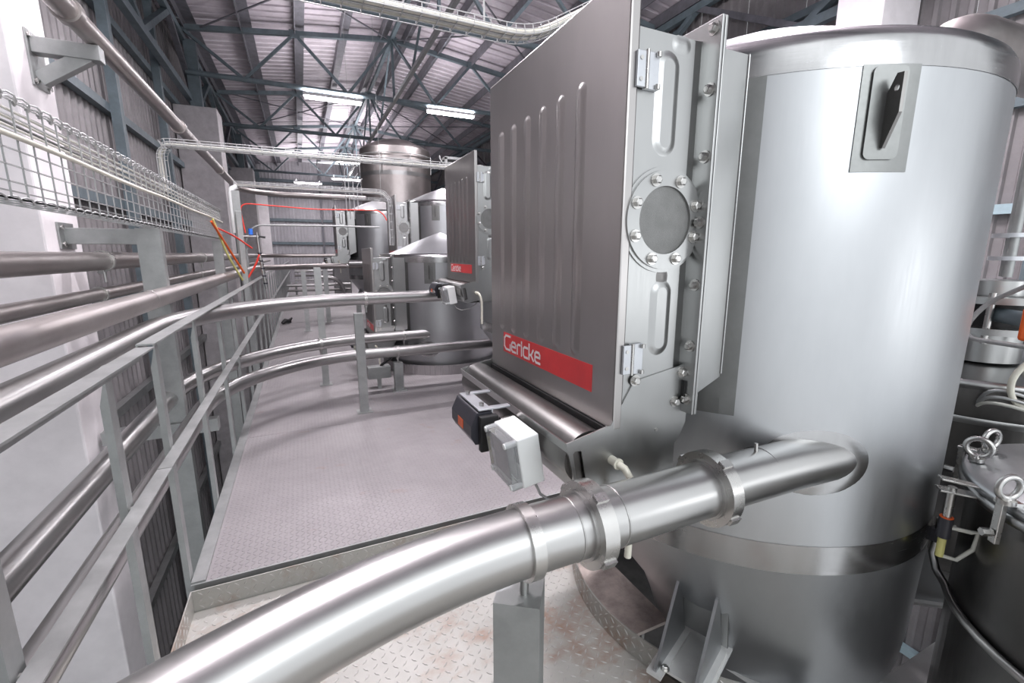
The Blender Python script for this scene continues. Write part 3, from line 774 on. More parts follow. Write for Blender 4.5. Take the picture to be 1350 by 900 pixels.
# ------------------------------------------------------------------ tall silo behind
def silo(c, r, z0, z1, zap, label):
    t = thing('tall_silo', (c[0], c[1], z0), label, 'silo')
    MB().lathe([(r, z0 + .02), (r, z1)], c, 64).build('shell', S_DULL, t)
    MB().lathe([(r + .004, z1 - .70), (r + .004, z1 - .60)], c, 64).build('weld_band', S_SHEET, t)
    MB().lathe([(r, z1), (r - .03, z1 + .05), (r * .5, z1 + (zap - z1) * .7), (.03, zap), (0, zap)], c, 64).build('roof', S_DULL, t)
    MB().lathe([(r, z0 + .02), (r, z0), (.0, z0)], c, 64).build('base_ring', S_DULL, t)
    for z in (z1 - .18, z1 - .35): MB().torus((c[0], c[1], z), (0, 0, 1), r + .06, .012, 48, 6).build('guard_ring', GALV, t)
    for k in range(8):
        a = 2 * PI * k / 8 + .2; MB().bar((c[0] + (r + .06) * math.cos(a), c[1] + (r + .06) * math.sin(a), z1 - .6), (c[0] + (r + .06) * math.cos(a), c[1] + (r + .06) * math.sin(a), z1 - .15), .03, .012).build('guard_post', GALV, t)
silo((2.55, 13.1), .93, FZ, 2.70, 3.06, 'tall cylindrical stainless silo with shallow dome behind the filter vessels')

# ------------------------------------------------------------------ process pipes
def union(c, ax, r, parent, n=28):
    m = MB(); c = V(c); ax = V(ax).normalized()
    m.ring(c - ax * .018, ax, r + .001, r + .026, .036, 40)
    o = m.build('union_nut', S_BOLT, parent, .002)
    t = V((0, 0, 1)); y = ax.cross(t).normalized()
    for i in range(4):
        a = 2 * PI * i / 4 + .5; d = t * math.cos(a) + y * math.sin(a); e = -t * math.sin(a) + y * math.cos(a)
        MB().bar(c + d * (r + .028) - ax * .015, c + d * (r + .028) + ax * .015, .020, .008, d).build('spanner_lug', S_BOLT, o)
    for s in (-1, 1):
        MB().ring(c + ax * (.022 * s) - ax * .004, ax, r, r + .007, .008, 36).build('ferrule', S_PIPE, o)
    return o
def bend_path(x1, y, z, xs_, R, yend, n=18):   # from x1 along -X at y, then quarter bend to -Y
    c = (xs_, y - R)
    P = [(x1, y, z), ((x1 + xs_) / 2, y, z)] + [(p[0], p[1], z) for p in arc(c, R, PI / 2, PI, n, z)]
    P += [(xs_ - R, yend + (c[1] - yend) * k / 4, z) for k in (3, 2, 1, 0)]
    return P
def pipe_clamp(c, ax, r, parent):
    m = MB(); ax = V(ax).normalized(); c = V(c)
    m.ring(c - ax * .013, ax, r + .0005, r + .009, .026, 40)
    o = m.build('pipe_clamp', S_BOLT, parent, .0015)
    sd = ax.cross(V((0, 0, 1))).normalized()
    q = c - V((0, 0, r + .012)) - sd * .012
    MB().box(q - V((.014, .014, .012)), q + V((.014, .014, .022))).build('clamp_ear', S_PIPE, o, .002)
    MB().cyl(q - sd * .02, q + sd * .022, .0055, n=8).build('clamp_bolt', S_BOLT, o)
    MB().cyl(c - V((0, 0, r + .07)), c - V((0, 0, r)), .01, n=10).build('clamp_stem', S_PIPE, o)
    return o
# near pipe
np_ = thing('bent_pipe', (.35, .757, -.59), 'thick shiny bent pipe crossing the bottom foreground into the nearest vessel', 'pipe')
R = .069
MB().tube([(.905, .757, -.59), (.60, .757, -.59)], R, 40).build('straight_pipe', S_PIPE, np_)
MB().tube([(.60, .757, -.59), (.50, .757, -.59)] + arc((.40, .757 - 1.45), 1.45, PI / 2, math.radians(125), 30, -.59), R, 40).build('bend', S_PIPE, np_)
union((.905, .757, -.59), (1, 0, 0), R, np_); union((.535, .757, -.59), (1, 0, 0), R, np_)
MB().torus((.60, .757, -.59), (1, 0, 0), R, .0018, 36, 6).build('weld_bead', S_PIPE, np_)
MB().torus((.485, .757, -.59), (1, 0, 0), R, .0018, 36, 6).build('weld_bead', S_PIPE, np_)
pipe_clamp((.378, .757, -.59), (1, 0, 0), R, np_)

def post(loc, zt, w, label, rotz=0, mat=GALV, base=None):
    base = FZ if base is None else base
    t = thing('pipe_post', (loc[0], loc[1], base), label, 'post', 'galvanised pipe support posts')
    rot = Matrix.Rotation(rotz, 3, 'Z'); h = w / 2; th = .006; c = V((loc[0], loc[1], 0))
    sec = [(-h, -h), (h, -h), (h, h), (h - th, h), (h - th, -h + th), (-h + th, -h + th), (-h + th, h), (-h, h)]
    sec = [tuple((rot @ V((a, b, 0)))[:2]) for a, b in sec]
    MB().prism(sec, c + V((0, 0, base + .008)), (1, 0, 0), (0, 1, 0), (0, 0, zt - base - .014)).build('channel', mat, t)
    b = MB(); b.prism([tuple((rot @ V((a, d, 0)))[:2]) for a, d in ((-h - .03, -h - .03), (h + .03, -h - .03), (h + .03, h + .03), (-h - .03, h + .03))], c + V((0, 0, base)), (1, 0, 0), (0, 1, 0), (0, 0, .008)); b.build('base_plate', mat, t)
    b = MB(); b.prism([tuple((rot @ V((a, d, 0)))[:2]) for a, d in ((-h, -h), (h, -h), (h, h), (-h, h))], c + V((0, 0, zt - .006)), (1, 0, 0), (0, 1, 0), (0, 0, .006)); b.build('cap_plate', mat, t)
    return t
post((.374, .769), -.712, .098, 'wide galvanised post clamping the thick foreground pipe', math.radians(-35), GALV, NZ)

def run_pipe(name, pts, r, mat, label, clamps=(), welds=(), group='stainless process pipes'):
    t = thing(name, pts[len(pts) // 2], label, 'pipe', group)
    MB().tube(pts, r, 24).build('pipe_wall', mat, t)
    for (c, ax) in clamps: pipe_clamp(c, ax, r, t)
    for (c, ax) in welds: MB().torus(c, ax, r, .0018, 24, 6).build('weld_bead', S_PIPE, t)
    return t
r_ = .055
run_pipe('process_pipe', bend_path(2.3, 4.235, -.392, .62, 1.36, -1.6), r_, S_PIPE, 'shiny pipe at waist height bending from the second vessel to run inside the handrail',
         [((.50, 4.235, -.392), (1, 0, 0))], [((1.1, 4.235, -.392), (1, 0, 0)), ((.62, 4.235, -.392), (1, 0, 0))])
run_pipe('process_pipe', bend_path(1.56, 5.38, -.96, .85, 1.74, -1.6), .058, S_PIPE, 'low pipe bending from the cone roofed vessel down the far side of the rail posts',
         [((.12, 5.22, -.96), (1, .2, 0)), ((1.05, 5.38, -.96), (1, 0, 0))], [((.7, 5.38, -.96), (1, 0, 0))])
run_pipe('process_pipe', bend_path(3.2, 4.79, -1.02, .66, 1.34, -1.6), .055, S_PIPE, 'lower front pipe of the pair bending over the walkway at knee height',
         [((.86, 4.79, -1.02), (1, 0, 0))], [((.45, 4.79, -1.02), (1, 0, 0)), ((1.4, 4.79, -1.02), (1, 0, 0))])
run_pipe('process_pipe', bend_path(1.5, 10.5, -.246, .9, 1.66, -1.6), .052, S_DULL, 'thick pipe left of the handrail bending far off to the farthest vessel',
         [((.9, 10.5, -.24), (1, 0, 0))], [((-.76, 3.0, -.24), (0, 1, 0)), ((-.76, 5.5, -.24), (0, 1, 0))])
def ycl(x, ys_, z): return [((x, y, z), (0, 1, 0)) for y in ys_]
run_pipe('process_pipe', [(-1.06, -1.6, -.04), (-1.06, 6, -.04), (-1.06, 13.4, -.04)] + [(p[0], p[1], -.04) for p in arc((-.06, 13.4), 1.0, PI, PI / 2, 10, 0)] + [(3.2, 14.4, -.04)], .052, S_DULL,
         'straight brownish pipe at eye level in front of the white column', ycl(-1.06, (3.45, 6.4), -.04))
run_pipe('process_pipe', [(-1.10, -1.6, -.235), (-1.10, 8, -.235), (-1.10, 20, -.235)], .038, S_DULL, 'thinner brownish pipe just below the eye level pipe', ycl(-1.10, (3.45, 6.4), -.235))
U = [(-1.0, -1.6, 1.245), (-1.0, 5, 1.245), (-1.0, 10.2, 1.245)] + [(p[0], p[1], 1.245) for p in arc((-.1, 10.2), .9, PI, PI / 2, 10, 0)] + [(1.45, 11.1, 1.245)]
up = run_pipe('overhead_pipe', U, .055, S_DULL, 'overhead pinkish pipe sloping in from the top left corner on a wall bracket', (), [((-1.0, 7.5, 1.245), (0, 1, 0))])
for y in (3.35, 5.75, 8.3): MB().ring((-1.0, y - .03, 1.245), (0, 1, 0), .055, .068, .06, 28).build('coupling', S_DULL, up)
# posts below pipes
post((.43, 4.235), -.52, .075, 'tall galvanised post under the waist high pipe, nearest on the far walkway')
post((.15, 5.36), -.14, .07, 'galvanised post behind the tall front post holding two bent pipes')
post((.86, 4.79), -1.14, .09, 'short wide galvanised post under the knee high pipe by the low vessel')
post((.02, 9.4), -.32, .08, 'slim galvanised post farther back left of its neighbour')
post((.45, 10.5), -.32, .09, 'far galvanised post under the thick far pipe')
post((1.05, 8.6), -.32, .09, 'dark far post right of the far pipe posts')

# posts left of the rail
def rack_post(x0, x1, y, zt, label, zb=-4.6):
    t = thing('rack_post', ((x0 + x1) / 2, y, zb), label, 'post', 'galvanised pipe rack posts')
    MB().prism([(x0, 0), (x1, 0), (x1, .07), (x1 - .007, .07), (x1 - .007, .007), (x0 + .007, .007), (x0 + .007, .07), (x0, .07)], (0, y, zb), (1, 0, 0), (0, 1, 0), (0, 0, zt - zb)).build('channel', GALV, t)
    return t
rp = rack_post(-.925, -.80, 3.60, .16, 'wide galvanised rack post left of the rail below the wire tray')
MB().box((CX1, 3.615, .06), (-.925, 3.70, .155)).build('wall_arm', GALV, rp, .003)
MB().box((CX1, 3.56, .03), (CX1 + .012, 3.76, .185)).build('end_plate', GALV, rp, .002)
for z in (.06, .155): inst(BOLT_X, 'bolt', rp, (CX1 + .026, 3.585, z))
MB().box((CX1 + .02, 3.58, -1.22), (-.62, 3.66, -1.13)).build('lower_arm', GALV, rp, .003)
rp2 = rack_post(-.95, -.85, 6.5, .16, 'second galvanised rack post farther along the rail, where the wire tray ends')
rack_post(-.97, -.87, 9.6, .1, 'third galvanised rack post near the grey concrete column')
# wall bracket for the overhead pipe
wbk = thing('wall_bracket', (CX1, 3.65, .95), 'galvanised triangular bracket on the white column under the overhead pipe', 'bracket')
MB().box((CX1, 3.60, .93), (CX1 + .012, 3.78, 1.22)).build('wall_plate', GALV, wbk, .002)
MB().box((CX1 + .012, 3.62, 1.105), (-.965, 3.70, 1.187)).build('top_arm', GALV, wbk, .003)
MB().bar((CX1 + .02, 3.66, .97), (-1.03, 3.66, 1.13), .075, .06, (0, 1, 0)).build('strut', GALV, wbk, .003)
for z in (.955, 1.19): inst(BOLT_X, 'bolt', wbk, (CX1 + .026, 3.765, z)); inst(BOLT_X, 'bolt', wbk, (CX1 + .026, 3.612, z))

# ------------------------------------------------------------------ guard rails
def railing(y0, y1, ys_, zb, label, hz, leg, X=-.535):
    t = thing('guard_rail', (X, y0, zb), label, 'railing', 'galvanised guard rails')
    MB().box((X - .028, y0, hz - .006), (X + .028, y1, hz)).box((X - .028, y0, hz - leg), (X - .022, y1, hz - .006)).build('handrail', GALV, t)
    MB().angle((X - .022, y0, -.80), (X - .022, y1, -.80), .046, .005, (1, 0, 0), (0, 0, -1)).build('midrail', GALV, t)
    for y in ys_:
        m = MB()
        m.prism([(-.026, zb), (.026, zb), (.026, -.40), (.004, -.330), (-.026, -.330)], (X - .034, y, 0), (0, 1, 0), (0, 0, 1), (.006, 0, 0))
        m.prism([(0, zb), (-.016, zb), (-.016, -.45), (0, -.38)], (X - .034, y - .026, 0), (1, 0, 0), (0, 0, 1), (0, .006, 0))
        p = m.build('post', GALV, t)
        MB().cyl((X - .03, y, -.81), (X - .012, y, -.81), .008, n=6, smooth=False).build('bolt', S_BOLT, p)
    return t
railing(-1.5, 1.995, (-.9, -.2, .45, 1.07, 1.72), NZ - .12, 'near galvanised guard rail at the left foreground beside the tread plate tray', -.328, .05)
railing(2.0, 26.4, [2.24, 2.98] + [3.80 + .76 * i for i in range(29)], FZ - .16, 'long galvanised guard rail running far along the left of the walkway', -.318, .018)

# ------------------------------------------------------------------ wire cable trays
def wire_tray_y(x0, x1, z0, z1, ya, yb, label):
    t = thing('wire_tray', ((x0 + x1) / 2, ya, z0), label, 'cable tray', 'wire mesh cable trays')
    w = .0045
    m = MB()
    for z in [z0 + (z1 - z0) * i / 6 for i in range(7)]: m.bar((x1, ya, z), (x1, yb, z), w, w)
    for x in [x0 + (x1 - x0) * i / 3 for i in range(4)]: m.bar((x, ya, z0), (x, yb, z0), w, w)
    for z in (z0 + .05, z1): m.bar((x0, ya, z), (x0, yb, z), w, w)
    n = int((yb - ya) / .10)
    for i in range(n + 1):
        y = ya + (yb - ya) * i / n
        m.bar((x1, y, z0), (x1, y, z1), w, w); m.bar((x0, y, z0), (x1, y, z0), w, w)
    o = m.build('wire_mesh', WIRE, t); o['kind'] = 'stuff'
    def wavy(z, am, name):
        P = [(x1 + am * math.sin(k * 1.1), ya + (yb - ya) * k / 420, z + am * math.cos(k * 1.1)) for k in range(421)]
        MB().tube(P, .0035, 5).build(name, WIRE, t)
    wavy(z1, .010, 'edge_wire'); wavy(z1 + .01, .014, 'edge_wire'); wavy(z0, .009, 'edge_wire')
    return t
tray = wire_tray_y(-.93, -.815, .175, .49, .4, 6.35, 'long wire mesh cable tray at upper left carrying a bundle of cables')
def cable(pts, r, mat, name, label, group, n=8):
    m = MB().tube(pts, r, n); m.top(name, mat, pts[0], label, 'cable', group)
for i in range(12):
    z = .385 + .0085 * i; x = -.828 - .012 * (i % 3)
    P = [(x + random.uniform(-.003, .003), .4 + 5.95 * k / 14, z + random.uniform(-.004, .004)) for k in range(15)]
    cable(P, .0045, CABLEG if i % 3 else CABLE, 'cable', 'thin grey cable in the flat bundle strapped inside the long wire tray', 'grey cables in the long wire tray', 6)
cable([(-.806, .4 + 6.0 * k / 14, .372 + .004 * math.sin(k * 1.7)) for k in range(15)], .0095, HOSE, 'air_hose', 'cream hose running along the outside of the long wire tray', None, 10)

def tray_path(pts, w, h, label, cables, up=(0, 0, 1), step=.09, name='wire_tray', fill=True):
    """wire tray following a polyline (list of points), cross-section w (sideways) x h (up)"""
    t = thing(name, pts[0], label, 'cable tray', 'wire mesh cable trays')
    pts = [V(p) for p in pts]; m = MB(); fr = []
    for i, p in enumerate(pts):
        d = (pts[min(i + 1, len(pts) - 1)] - pts[max(i - 1, 0)]).normalized()
        side = V(up[i]) if isinstance(up, list) else V((0, 1, 0)); u = side.cross(d).normalized() * (1 if side.cross(d).z >= -.01 else -1)
        if abs(d.z) > .7: u = V((1, 0, 0)) if not isinstance(up, list) else u
        fr.append((p, side, u))
    def P(k, a, b): p, s, u = fr[k]; return p + s * a + u * b
    corners = [(-w / 2, h), (-w / 2, h / 2), (-w / 2, 0), (-w / 6, 0), (w / 6, 0), (w / 2, 0), (w / 2, h / 2), (w / 2, h)]
    for a, b in corners: m.tube([P(k, a, b) for k in range(len(pts))], .0035, 5)
    for k in range(len(pts) - 1):
        L_ = (pts[k + 1] - pts[k]).length; n = max(1, int(L_ / step))
        for j in range(n):
            f = j / n; q = [P(k, a, b).lerp(P(k + 1, a, b), f) for a, b in ((-w / 2, h), (-w / 2, 0), (w / 2, 0), (w / 2, h))]
            for a_, b_ in zip(q, q[1:]): m.bar(a_, b_, .005, .005)
    o = m.build('wire_mesh', WIRE, t); o['kind'] = 'stuff'
    return t, P
def trayline(pts, r, n=6):   # rounds corners
    pts = [V(p) for p in pts]; out = [pts[0]]
    for i in range(1, len(pts) - 1):
        a = pts[i] + (pts[i - 1] - pts[i]).normalized() * r; b = pts[i] + (pts[i + 1] - pts[i]).normalized() * r
        for k in range(n + 1):
            f = k / n; out.append((a * (1 - f) + pts[i] * f) * (1 - f) + (pts[i] * (1 - f) + b * f) * f)
    out.append(pts[-1]); return out
def fill_cables(P, npts, w, offs, r, label, group, mats):
    for i, (a, b) in enumerate(offs):
        cable([P(k, a + random.uniform(-.004, .004), b + random.uniform(0, .004)) for k in range(npts)], r, mats[i % len(mats)], 'cable', label, group, 8)
L1 = trayline([(-.965, 4.62, .5), (-.965, 4.62, .845), (1.78, 4.62, .845)], .10)
t1, P1 = tray_path(L1, .10, .05, 'narrow wire tray crossing the walkway at head height with curved left end drop', 0)
fill_cables(P1, len(L1), .1, [(-.03, .012), (.0, .014), (.03, .014)], .0075, 'pale cable lying in the narrow wire tray crossing over the walkway', 'pale cables in the crossing wire tray', [CABLE, HOSE])
L2 = trayline([(-.65, 6.5, .80), (1.14, 6.5, .80), (1.14, 6.5, .12)], .15)
t2, P2 = tray_path(L2, .09, .05, 'second crossing wire tray farther back that curves down to the low vessel', 0)
fill_cables(P2, len(L2) - 4, .1, [(-.02, .012), (.02, .014)], .005, 'pale cable in the second crossing tray above the low vessel', 'pale cables in the second crossing tray', [CABLE])
L2b = trayline([(.95, 9.2, 1.0), (1.72, 9.2, 1.0), (1.72, 9.2, .55)], .15)
t4, P4 = tray_path(L2b, .09, .05, 'short wire tray curving down behind the raised vessel box', 0)
for x in (1.0, 1.5): MB().bar((x, 9.26, 1.01), (x, 9.26, roof_z(x) - .03), .005, .005).build('hanger_rod', GALV, t4)
L3 = trayline([(.0, 3.2, 1.49), (1.62, 3.2, 1.49), (2.25, 3.2, 1.85)], .22)
t3, P3 = tray_path(L3, .17, .06, 'wide wire cable tray overhead at the top centre, curving up behind the nearest door', 0, step=.11)
fill_cables(P3, len(L3), .1, [(-.06, .014), (-.035, .016), (-.01, .014), (.015, .016), (.04, .014), (.06, .02), (0, .035), (-.03, .038)], .0125, 'thick pale cable in the wide overhead tray at top centre', 'pale cables in the wide overhead tray', [CABLE, HOSE, CABLEG])
for x in (.2, 1.3): MB().bar((x, 3.28, 1.5), (x, 3.28, roof_z(x) - .03), .01, .01).build('hanger_rod', GALV, t3)

# ------------------------------------------------------------------ air line stand with hoses beside the rail
st = thing('air_line_stand', (-.62, 6.35, FZ), 'square steel post beside the rail carrying hoses and the white conduit', 'stand')
MB().box((-.655, 6.32, FZ - .1), (-.595, 6.38, .50)).build('pole', GALV, st, .004)
MB().box((-.68, 6.40, -.1), (-.60, 6.42, .74)).build('mounting_plate', GALV, st)
MB().tube([(-.69, 6.44, .25), (-.69, 6.44, .70), (-.68, 6.44, .76), (-.62, 6.44, .79)], .03, 14).build('conduit', WHITEP, st)
MB().tube([(-.60, 6.34, .21), (-.44, 6.34, .21)], .014, 10).build('cross_pipe', S_PIPE, st)
av = thing('air_valve', (-.46, 6.34, -.42), 'slim vertical air valve rod with blue cap hanging from the post cross pipe', 'valve')
MB().tube([(-.455, 6.34, .26), (-.45, 6.34, .0), (-.41, 6.32, -.42)], .016, 12).build('stem', S_PIPE, av)
for k in range(9): MB().ring((-.448 + .004 * k, 6.34 - .002 * k, .0 - .045 * k), (0, 0, 1), .014, .024, .018, 14).build('knurl_ring', S_BOLT if k % 2 else BLACKP, av)
MB().cyl((-.52, 6.34, .23), (-.52, 6.34, .30), .024, n=14).build('blue_cap', BLUEC, av)
MB().cyl((-.44, 6.34, .21), (-.37, 6.34, .20), .012, n=10).build('lever', BLACK, av)
def hose(pts, r, mat, label, cat='hose'):
    q = trayline(pts, .12); MB().tube(q, r, 8).top('air_hose', mat, q[0], label, cat, None)
hose([(-.80, 5.6, .33), (-.72, 6.0, .05), (-.63, 6.3, -.22)], .012, ORANGE, 'orange hose sagging from the tray end to the square post')
hose([(-.80, 5.7, .36), (-.74, 5.95, .0), (-.65, 6.25, -.30)], .012, YEL, 'yellowish hose sagging from the tray end below the orange one')
hose([(-.79, 5.75, .28), (-.66, 6.1, .20), (-.52, 6.3, .07)], .010, REDT, 'short red hose slanting down right from the tray end')
hose([(-.60, 6.36, -.28), (-.50, 6.34, -.13), (-.45, 6.33, .0)], .012, REDT, 'red hose rising from the post to the valve rod')
hose([(-.58, 6.40, .25), (-.62, 6.42, .60), (.2, 6.44, .56), (1.05, 6.44, .58), (1.10, 6.44, .45)], .008, REDT, 'thin red tube strung across to the low vessel at head height')
hose([(-.60, 6.42, .12), (-.50, 6.43, .35), (.3, 6.44, .36), (1.0, 6.46, .36)], .012, GALV, 'bent grey conduit below the thin red tube')

# risers beside the farthest vessel
for i, x in enumerate((.98, 1.05, 1.14, 1.22)):
    MB().tube(trayline([(x, 10.6, .75), (x, 10.6, 1.75 - .1 * i), (x + .12, 10.6, 1.9 - .1 * i)], .08), .010, 8).top('conduit', LAMPM, (x, 10.6, .75), 'pale vertical conduit rising above the farthest vessel box', 'conduit', 'conduits above the farthest vessel')
# vent fan on stand right of silo
vf = thing('vent_fan', (3.9, 12.2, 1.4), 'small boxed vent fan beside the tall silo top', 'fan')
MB().box((3.50, 11.6, FZ), (3.56, 11.66, 2.4)).box((3.86, 11.6, FZ), (3.92, 11.66, 2.4)).box((3.5, 11.6, 2.36), (3.92, 11.9, 2.42)).box((3.5, 11.62, 1.3), (3.92, 11.64, 2.3)).build('frame', GALV, vf)
MB().ring((3.71, 11.59, 2.0), (0, 1, 0), .08, .14, .02, 24).build('fan_ring', S_DARK, vf)
MB().torus((3.62, 11.75, 2.45), (0, 1, 0), .22, .02, 20, 8, 0, PI).build('hood_pipe', GALV, vf)

# clutter at the far end of the walkway
for i, (x, y, z, l) in enumerate(((.3, 15.6, -.95, 'low far pipe rack behind the walkway posts'), (.5, 18.2, -.6, 'farther pipe rack before the end wall'))):
    t = thing('pipe_rack', (x, y, FZ), l, 'rack', 'far pipe racks')
    for dx in (-.5, .1, .8): MB().box((x + dx - .03, y, FZ), (x + dx + .03, y + .06, z + .1)).build('leg', GALV, t)
    for k in range(3): MB().cyl((x - .75, y - .05, z - .16 * k), (x + 1.1, y - .05, z - .16 * k), .045 - .008 * k, n=14).build('pipe', S_PIPE if k != 1 else S_DARK, t)
    MB().tube(trayline([(x + .2, y - .2, z + .25), (x + .75, y - .2, z + .2), (x + 1.0, y - .2, z - .5)], .3), .06, 12).build('bend', S_PIPE, t)
MB().box((1.0, 16.8, FZ), (1.55, 17.3, -.2)).top('control_cabinet', CABLEG, (1.3, 17, FZ), 'far grey control cabinet beyond the bent pipes', 'cabinet', None, None, .01)
# cable box on the floor and a rag
cb = thing('cable_box', (.60, 4.95, FZ), 'small galvanised cable box beside the short wide post', 'box')
MB().box((.56, 4.90, FZ + .12), (.80, 5.02, FZ + .25)).build('case', GALV, cb, .004)
MB().tube([(.70, 4.95, FZ + .25), (.76, 4.93, FZ + .30), (.83, 4.9, FZ + .36)], .014, 8).build('cable', BLACK, cb)
MB().box((.66, 4.94, FZ), (.70, 4.98, FZ + .12)).build('foot', GALV, cb)
m = MB(); P = [(-.46, 10.5, FZ + .03), (-.40, 10.55, FZ + .07), (-.34, 10.6, FZ + .05), (-.28, 10.72, FZ + .10)]
m.tube(P, [.03, .05, .045, .02], 8).tube([(-.44, 10.6, FZ + .03), (-.36, 10.66, FZ + .05), (-.3, 10.6, FZ + .03)], [.02, .035, .02], 8)
m.top('glove', BLACK, (-.38, 10.6, FZ), 'small crumpled black glove lying on the walkway by the rail', 'glove')

# ------------------------------------------------------------------ right foreground: small dosing tank
TA = (2.07, .185); TZ = -.655
ta = thing('dosing_tank', (TA[0], TA[1], -2.1), 'small stainless tank with bolted round lid and eye bolts at the right edge', 'tank')
MB().lathe([(.0, -2.1), (.445, -2.1), (.445, TZ - .055)], TA, 72).build('shell', S_DARK, ta)
MB().lathe([(.445, TZ - .06), (.472, TZ - .058), (.474, TZ - .034), (.45, TZ - .032)], TA, 72).build('rim_flange', S_SHEET, ta)
MB().lathe([(.45, TZ - .030), (.468, TZ - .029), (.470, TZ - .012), (.462, TZ - .004), (.2, TZ + .004), (0, TZ + .006)], TA, 72).build('lid', S_VESSEL, ta)
def eyebolt(x, y, ang, parent):
    c = V((x, y, TZ + .045)); ax = V((math.cos(ang), math.sin(ang), 0))
    e = MB().torus(c, ax, .030, .0085, 26, 12).build('eye_bolt', S_BOLT, parent)
    MB().cyl((x, y, TZ), (x, y, TZ + .012), .02, n=18).cyl((x, y, TZ + .010), (x, y, TZ + .02), .011, .008, n=12).build('collar', S_BOLT, e)
eyebolt(1.93, .60, .25, ta); eyebolt(2.06, .615, 1.3, ta); eyebolt(1.665, .445, 1.15, ta); eyebolt(2.45, .40, .6, ta)
for a_ in (95, 147, 178, 210):
    a = math.radians(a_); d = V((math.cos(a), math.sin(a), 0)); q = V((TA[0], TA[1], TZ - .03)) + d * .468
    cl = MB().bar(q - d * .02 + V((0, 0, .03)), q + d * .03 + V((0, 0, .03)), .03, .012).bar(q + d * .02 + V((0, 0, .03)), q + d * .02 - V((0, 0, .09)), .022, .014, d).build('lid_clamp', S_BOLT, ta, .002)
    MB().cyl(q + d * .03 - V((0, 0, .06)), q + d * .055 - V((0, 0, .06)), .011, n=6, smooth=False).build('clamp_bolt', S_BOLT, cl)
# proximity switch on the lid edge
a = math.radians(132); d = V((math.cos(a), math.sin(a), 0)); q = V((TA[0], TA[1], 0)) + d * .47
MB().bar(q - d * .03 + V((0, 0, TZ - .02)), q + d * .085 + V((0, 0, TZ - .005)), .03, .006).bar(q - d * .0 + V((0, 0, TZ - .045)), q + d * .085 + V((0, 0, TZ - .04)), .04, .006).build('switch_bracket', S_BOLT, ta, .001)
q2 = q + d * .052
sw = MB().cyl(q2 + V((0, 0, TZ - .13)), q2 + V((0, 0, TZ - .03)), .011, n=14).build('switch_rod', S_BOLT, ta)
MB().cyl(q2 + V((0, 0, TZ - .195)), q2 + V((0, 0, TZ - .13)), .017, n=16).build('plug_nut', BLACKP, sw)
MB().cyl(q2 + V((0, 0, TZ - .131)), q2 + V((0, 0, TZ - .127)), .0165, n=16).build('brass_ring', ORANGE, sw)
MB().cyl(q2 + V((0, 0, TZ - .26)), q2 + V((0, 0, TZ - .195)), .0105, n=12).build('yellow_sleeve', YEL, sw)
MB().tube([q2 + V((0, 0, TZ - .258)), q2 + V((.03, -.03, TZ - .265)), q2 + V((.05, -.055, TZ - .22)), q2 + V((.05, -.06, TZ - .16)), q2 + V((.03, -.05, TZ - .16)), q2 + V((0, 0, TZ - .16)), q2 + V((.015, -.02, TZ - .155))], .006, 8).build('switch_cable', CABLE, sw)
# hose looped down the tank side
def on_tank(a_, z, k=.458): a = math.radians(a_); return (TA[0] + k * math.cos(a), TA[1] + k * math.sin(a), z)
MB().tube([on_tank(110, -.95, .49), on_tank(110, -1.01, .495), on_tank(113, -1.055, .48)] + [on_tank(118 + 7 * k, -1.075 - .004 * k) for k in range(20)], .012, 10).build('side_hose', S_PIPE, ta)
hb = MB().box(V(on_tank(110, -.94, .49)) - V((.018, .018, .025)), V(on_tank(110, -.94, .49)) + V((.018, .018, .025))).build('hose_fitting', BLACKP, ta, .004)
MB().cyl(on_tank(110, -.92, .49), on_tank(110, -.88, .49), .012, n=10).build('fitting_stem', S_BOLT, hb)

# tank behind it, with valve and orange actuator
TB = (3.15, 1.08)
tb = thing('surge_tank', (TB[0], TB[1], -1.45), 'dark stainless tank behind the small lidded tank at the right edge', 'tank')
MB().lathe([(0, -1.62), (.3, -1.58), (.5, -1.5), (.62, -1.38), (.62, -.56)], TB, 72).build('shell', S_DARK, tb)
MB().lathe([(.62, -.56), (.66, -.56), (.66, -.525), (.62, -.525), (0, -.50)], TB, 72).build('lid', S_SHEET, tb)
for a_ in (150, 185, 215, 250):
    a = math.radians(a_); x, y = TB[0] + .64 * math.cos(a), TB[1] + .64 * math.sin(a)
    e = MB().torus((x, y, -.455), (math.cos(a + .6), math.sin(a + .6), 0), .036, .009, 24, 10).cyl((x, y, -.62), (x, y, -.49), .009, n=10).build('eye_nut', S_BOLT, tb)
    MB().box((x - .03, y - .02, -.60), (x + .03, y + .02, -.575)).build('swing_bolt', S_BOLT, e)
MB().lathe([(.63, -.72), (.634, -.70), (.63, -.69)], TB, 72).build('band', S_SHEET, tb)
for k in range(3):
    MB().tube(trayline([(2.62, .86, -.66), (2.50, .78, -.58 + .03 * k), (2.55 + .08 * k, .58, -.62), (2.75, .42, -.66)], .1), .007, 8).build('bundled_cable', WIRE if k else CABLE, tb)
MB().torus((2.62, .66, -.50), (.6, .8, .1), .12, .011, 24, 8, .5, 4.2).build('coiled_hose', HOSE, tb)
vl = thing('valve_drive', (3.0, 1.0, -.5), 'butterfly valve with orange actuator on top of the dark tank', 'valve')
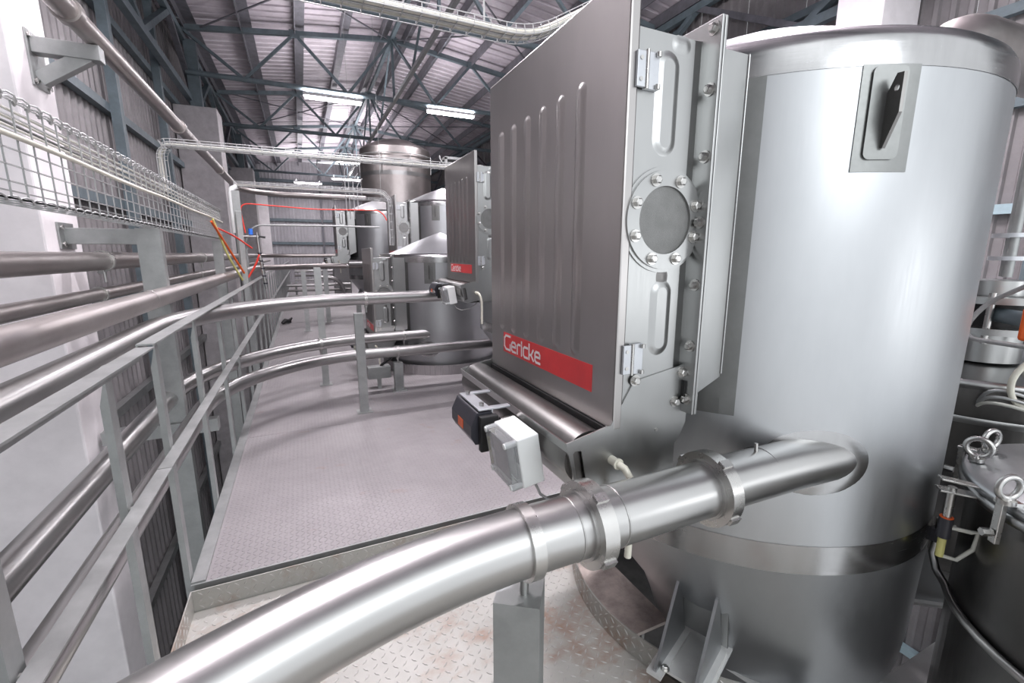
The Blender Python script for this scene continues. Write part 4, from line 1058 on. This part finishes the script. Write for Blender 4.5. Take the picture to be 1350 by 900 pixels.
MB().ring((3.0, 1.0, -.22), (0, 0, 1), .12, .24, .03, 36).ring((3.0, 1.0, -.36), (0, 0, 1), .12, .24, .03, 36).build('valve_flange', S_SHEET, vl)
MB().cyl((3.0, 1.0, -.36), (3.0, 1.0, -.19), .16, n=30).build('valve_body', BLACK, vl)
MB().cyl((3.0, 1.0, -.5), (3.0, 1.0, -.36), .14, n=30).build('lower_neck', S_SHEET, vl)
MB().cyl((3.0, 1.0, -.19), (3.0, 1.0, -.12), .13, n=30).build('upper_neck', S_SHEET, vl)
MB().tube([(2.86, .92, -.27), (2.75, .80, -.27), (2.62, .72, -.265)], .032, 14).build('valve_stem', BLUE, vl)
MB().box((2.50, .58, -.33), (2.66, .74, -.20)).build('actuator', ORANGE, vl, .012)
MB().tube(trayline([(2.60, .74, -.10), (2.68, .92, -.22), (2.62, .95, -.36), (2.50, .70, -.35)], .09), .010, 8).build('actuator_cable', CABLEG, vl)
MB().cyl((2.60, .70, -.16), (2.60, .70, -.08), .025, n=14).build('cable_gland', BLACK, vl)
for a_ in (140, 200, 240):
    a = math.radians(a_); x, y = 3.0 + .21 * math.cos(a), 1.0 + .21 * math.sin(a)
    MB().cyl((x, y, -.40), (x, y, -.17), .014, n=8).build('tie_bolt', S_BOLT, vl)
gp = thing('gauge_pipe', (3.17, 1.02, -.11), 'slim clear level pipe with clamp rings behind the nearest vessel', 'pipe')
for dx in (0, .08): MB().cyl((3.13 + dx, 1.0 + dx * .5, -.11), (3.13 + dx, 1.0 + dx * .5, .75), .018, n=12).build('tube', GALV, gp)
for z in (-.03, .08): MB().ring((3.17, 1.02, z), (0, 0, 1), .03, .075, .02, 20).build('clamp_ring', ZINC, gp)
# duct bend over the top right corner
db = thing('duct_bend', (2.75, 1.1, .7), 'pinkish duct elbow behind the rim of the nearest vessel at the top right corner', 'duct')
MB().tube(trayline([(2.86, 1.30, .0), (2.86, 1.30, 1.0), (4.6, 1.2, 1.0)], .25), .14, 24).build('elbow', S_DULL, db)
MB().ring((2.86, 1.30, .5), (0, 0, 1), .14, .175, .03, 30).build('flange', S_SHEET, db)
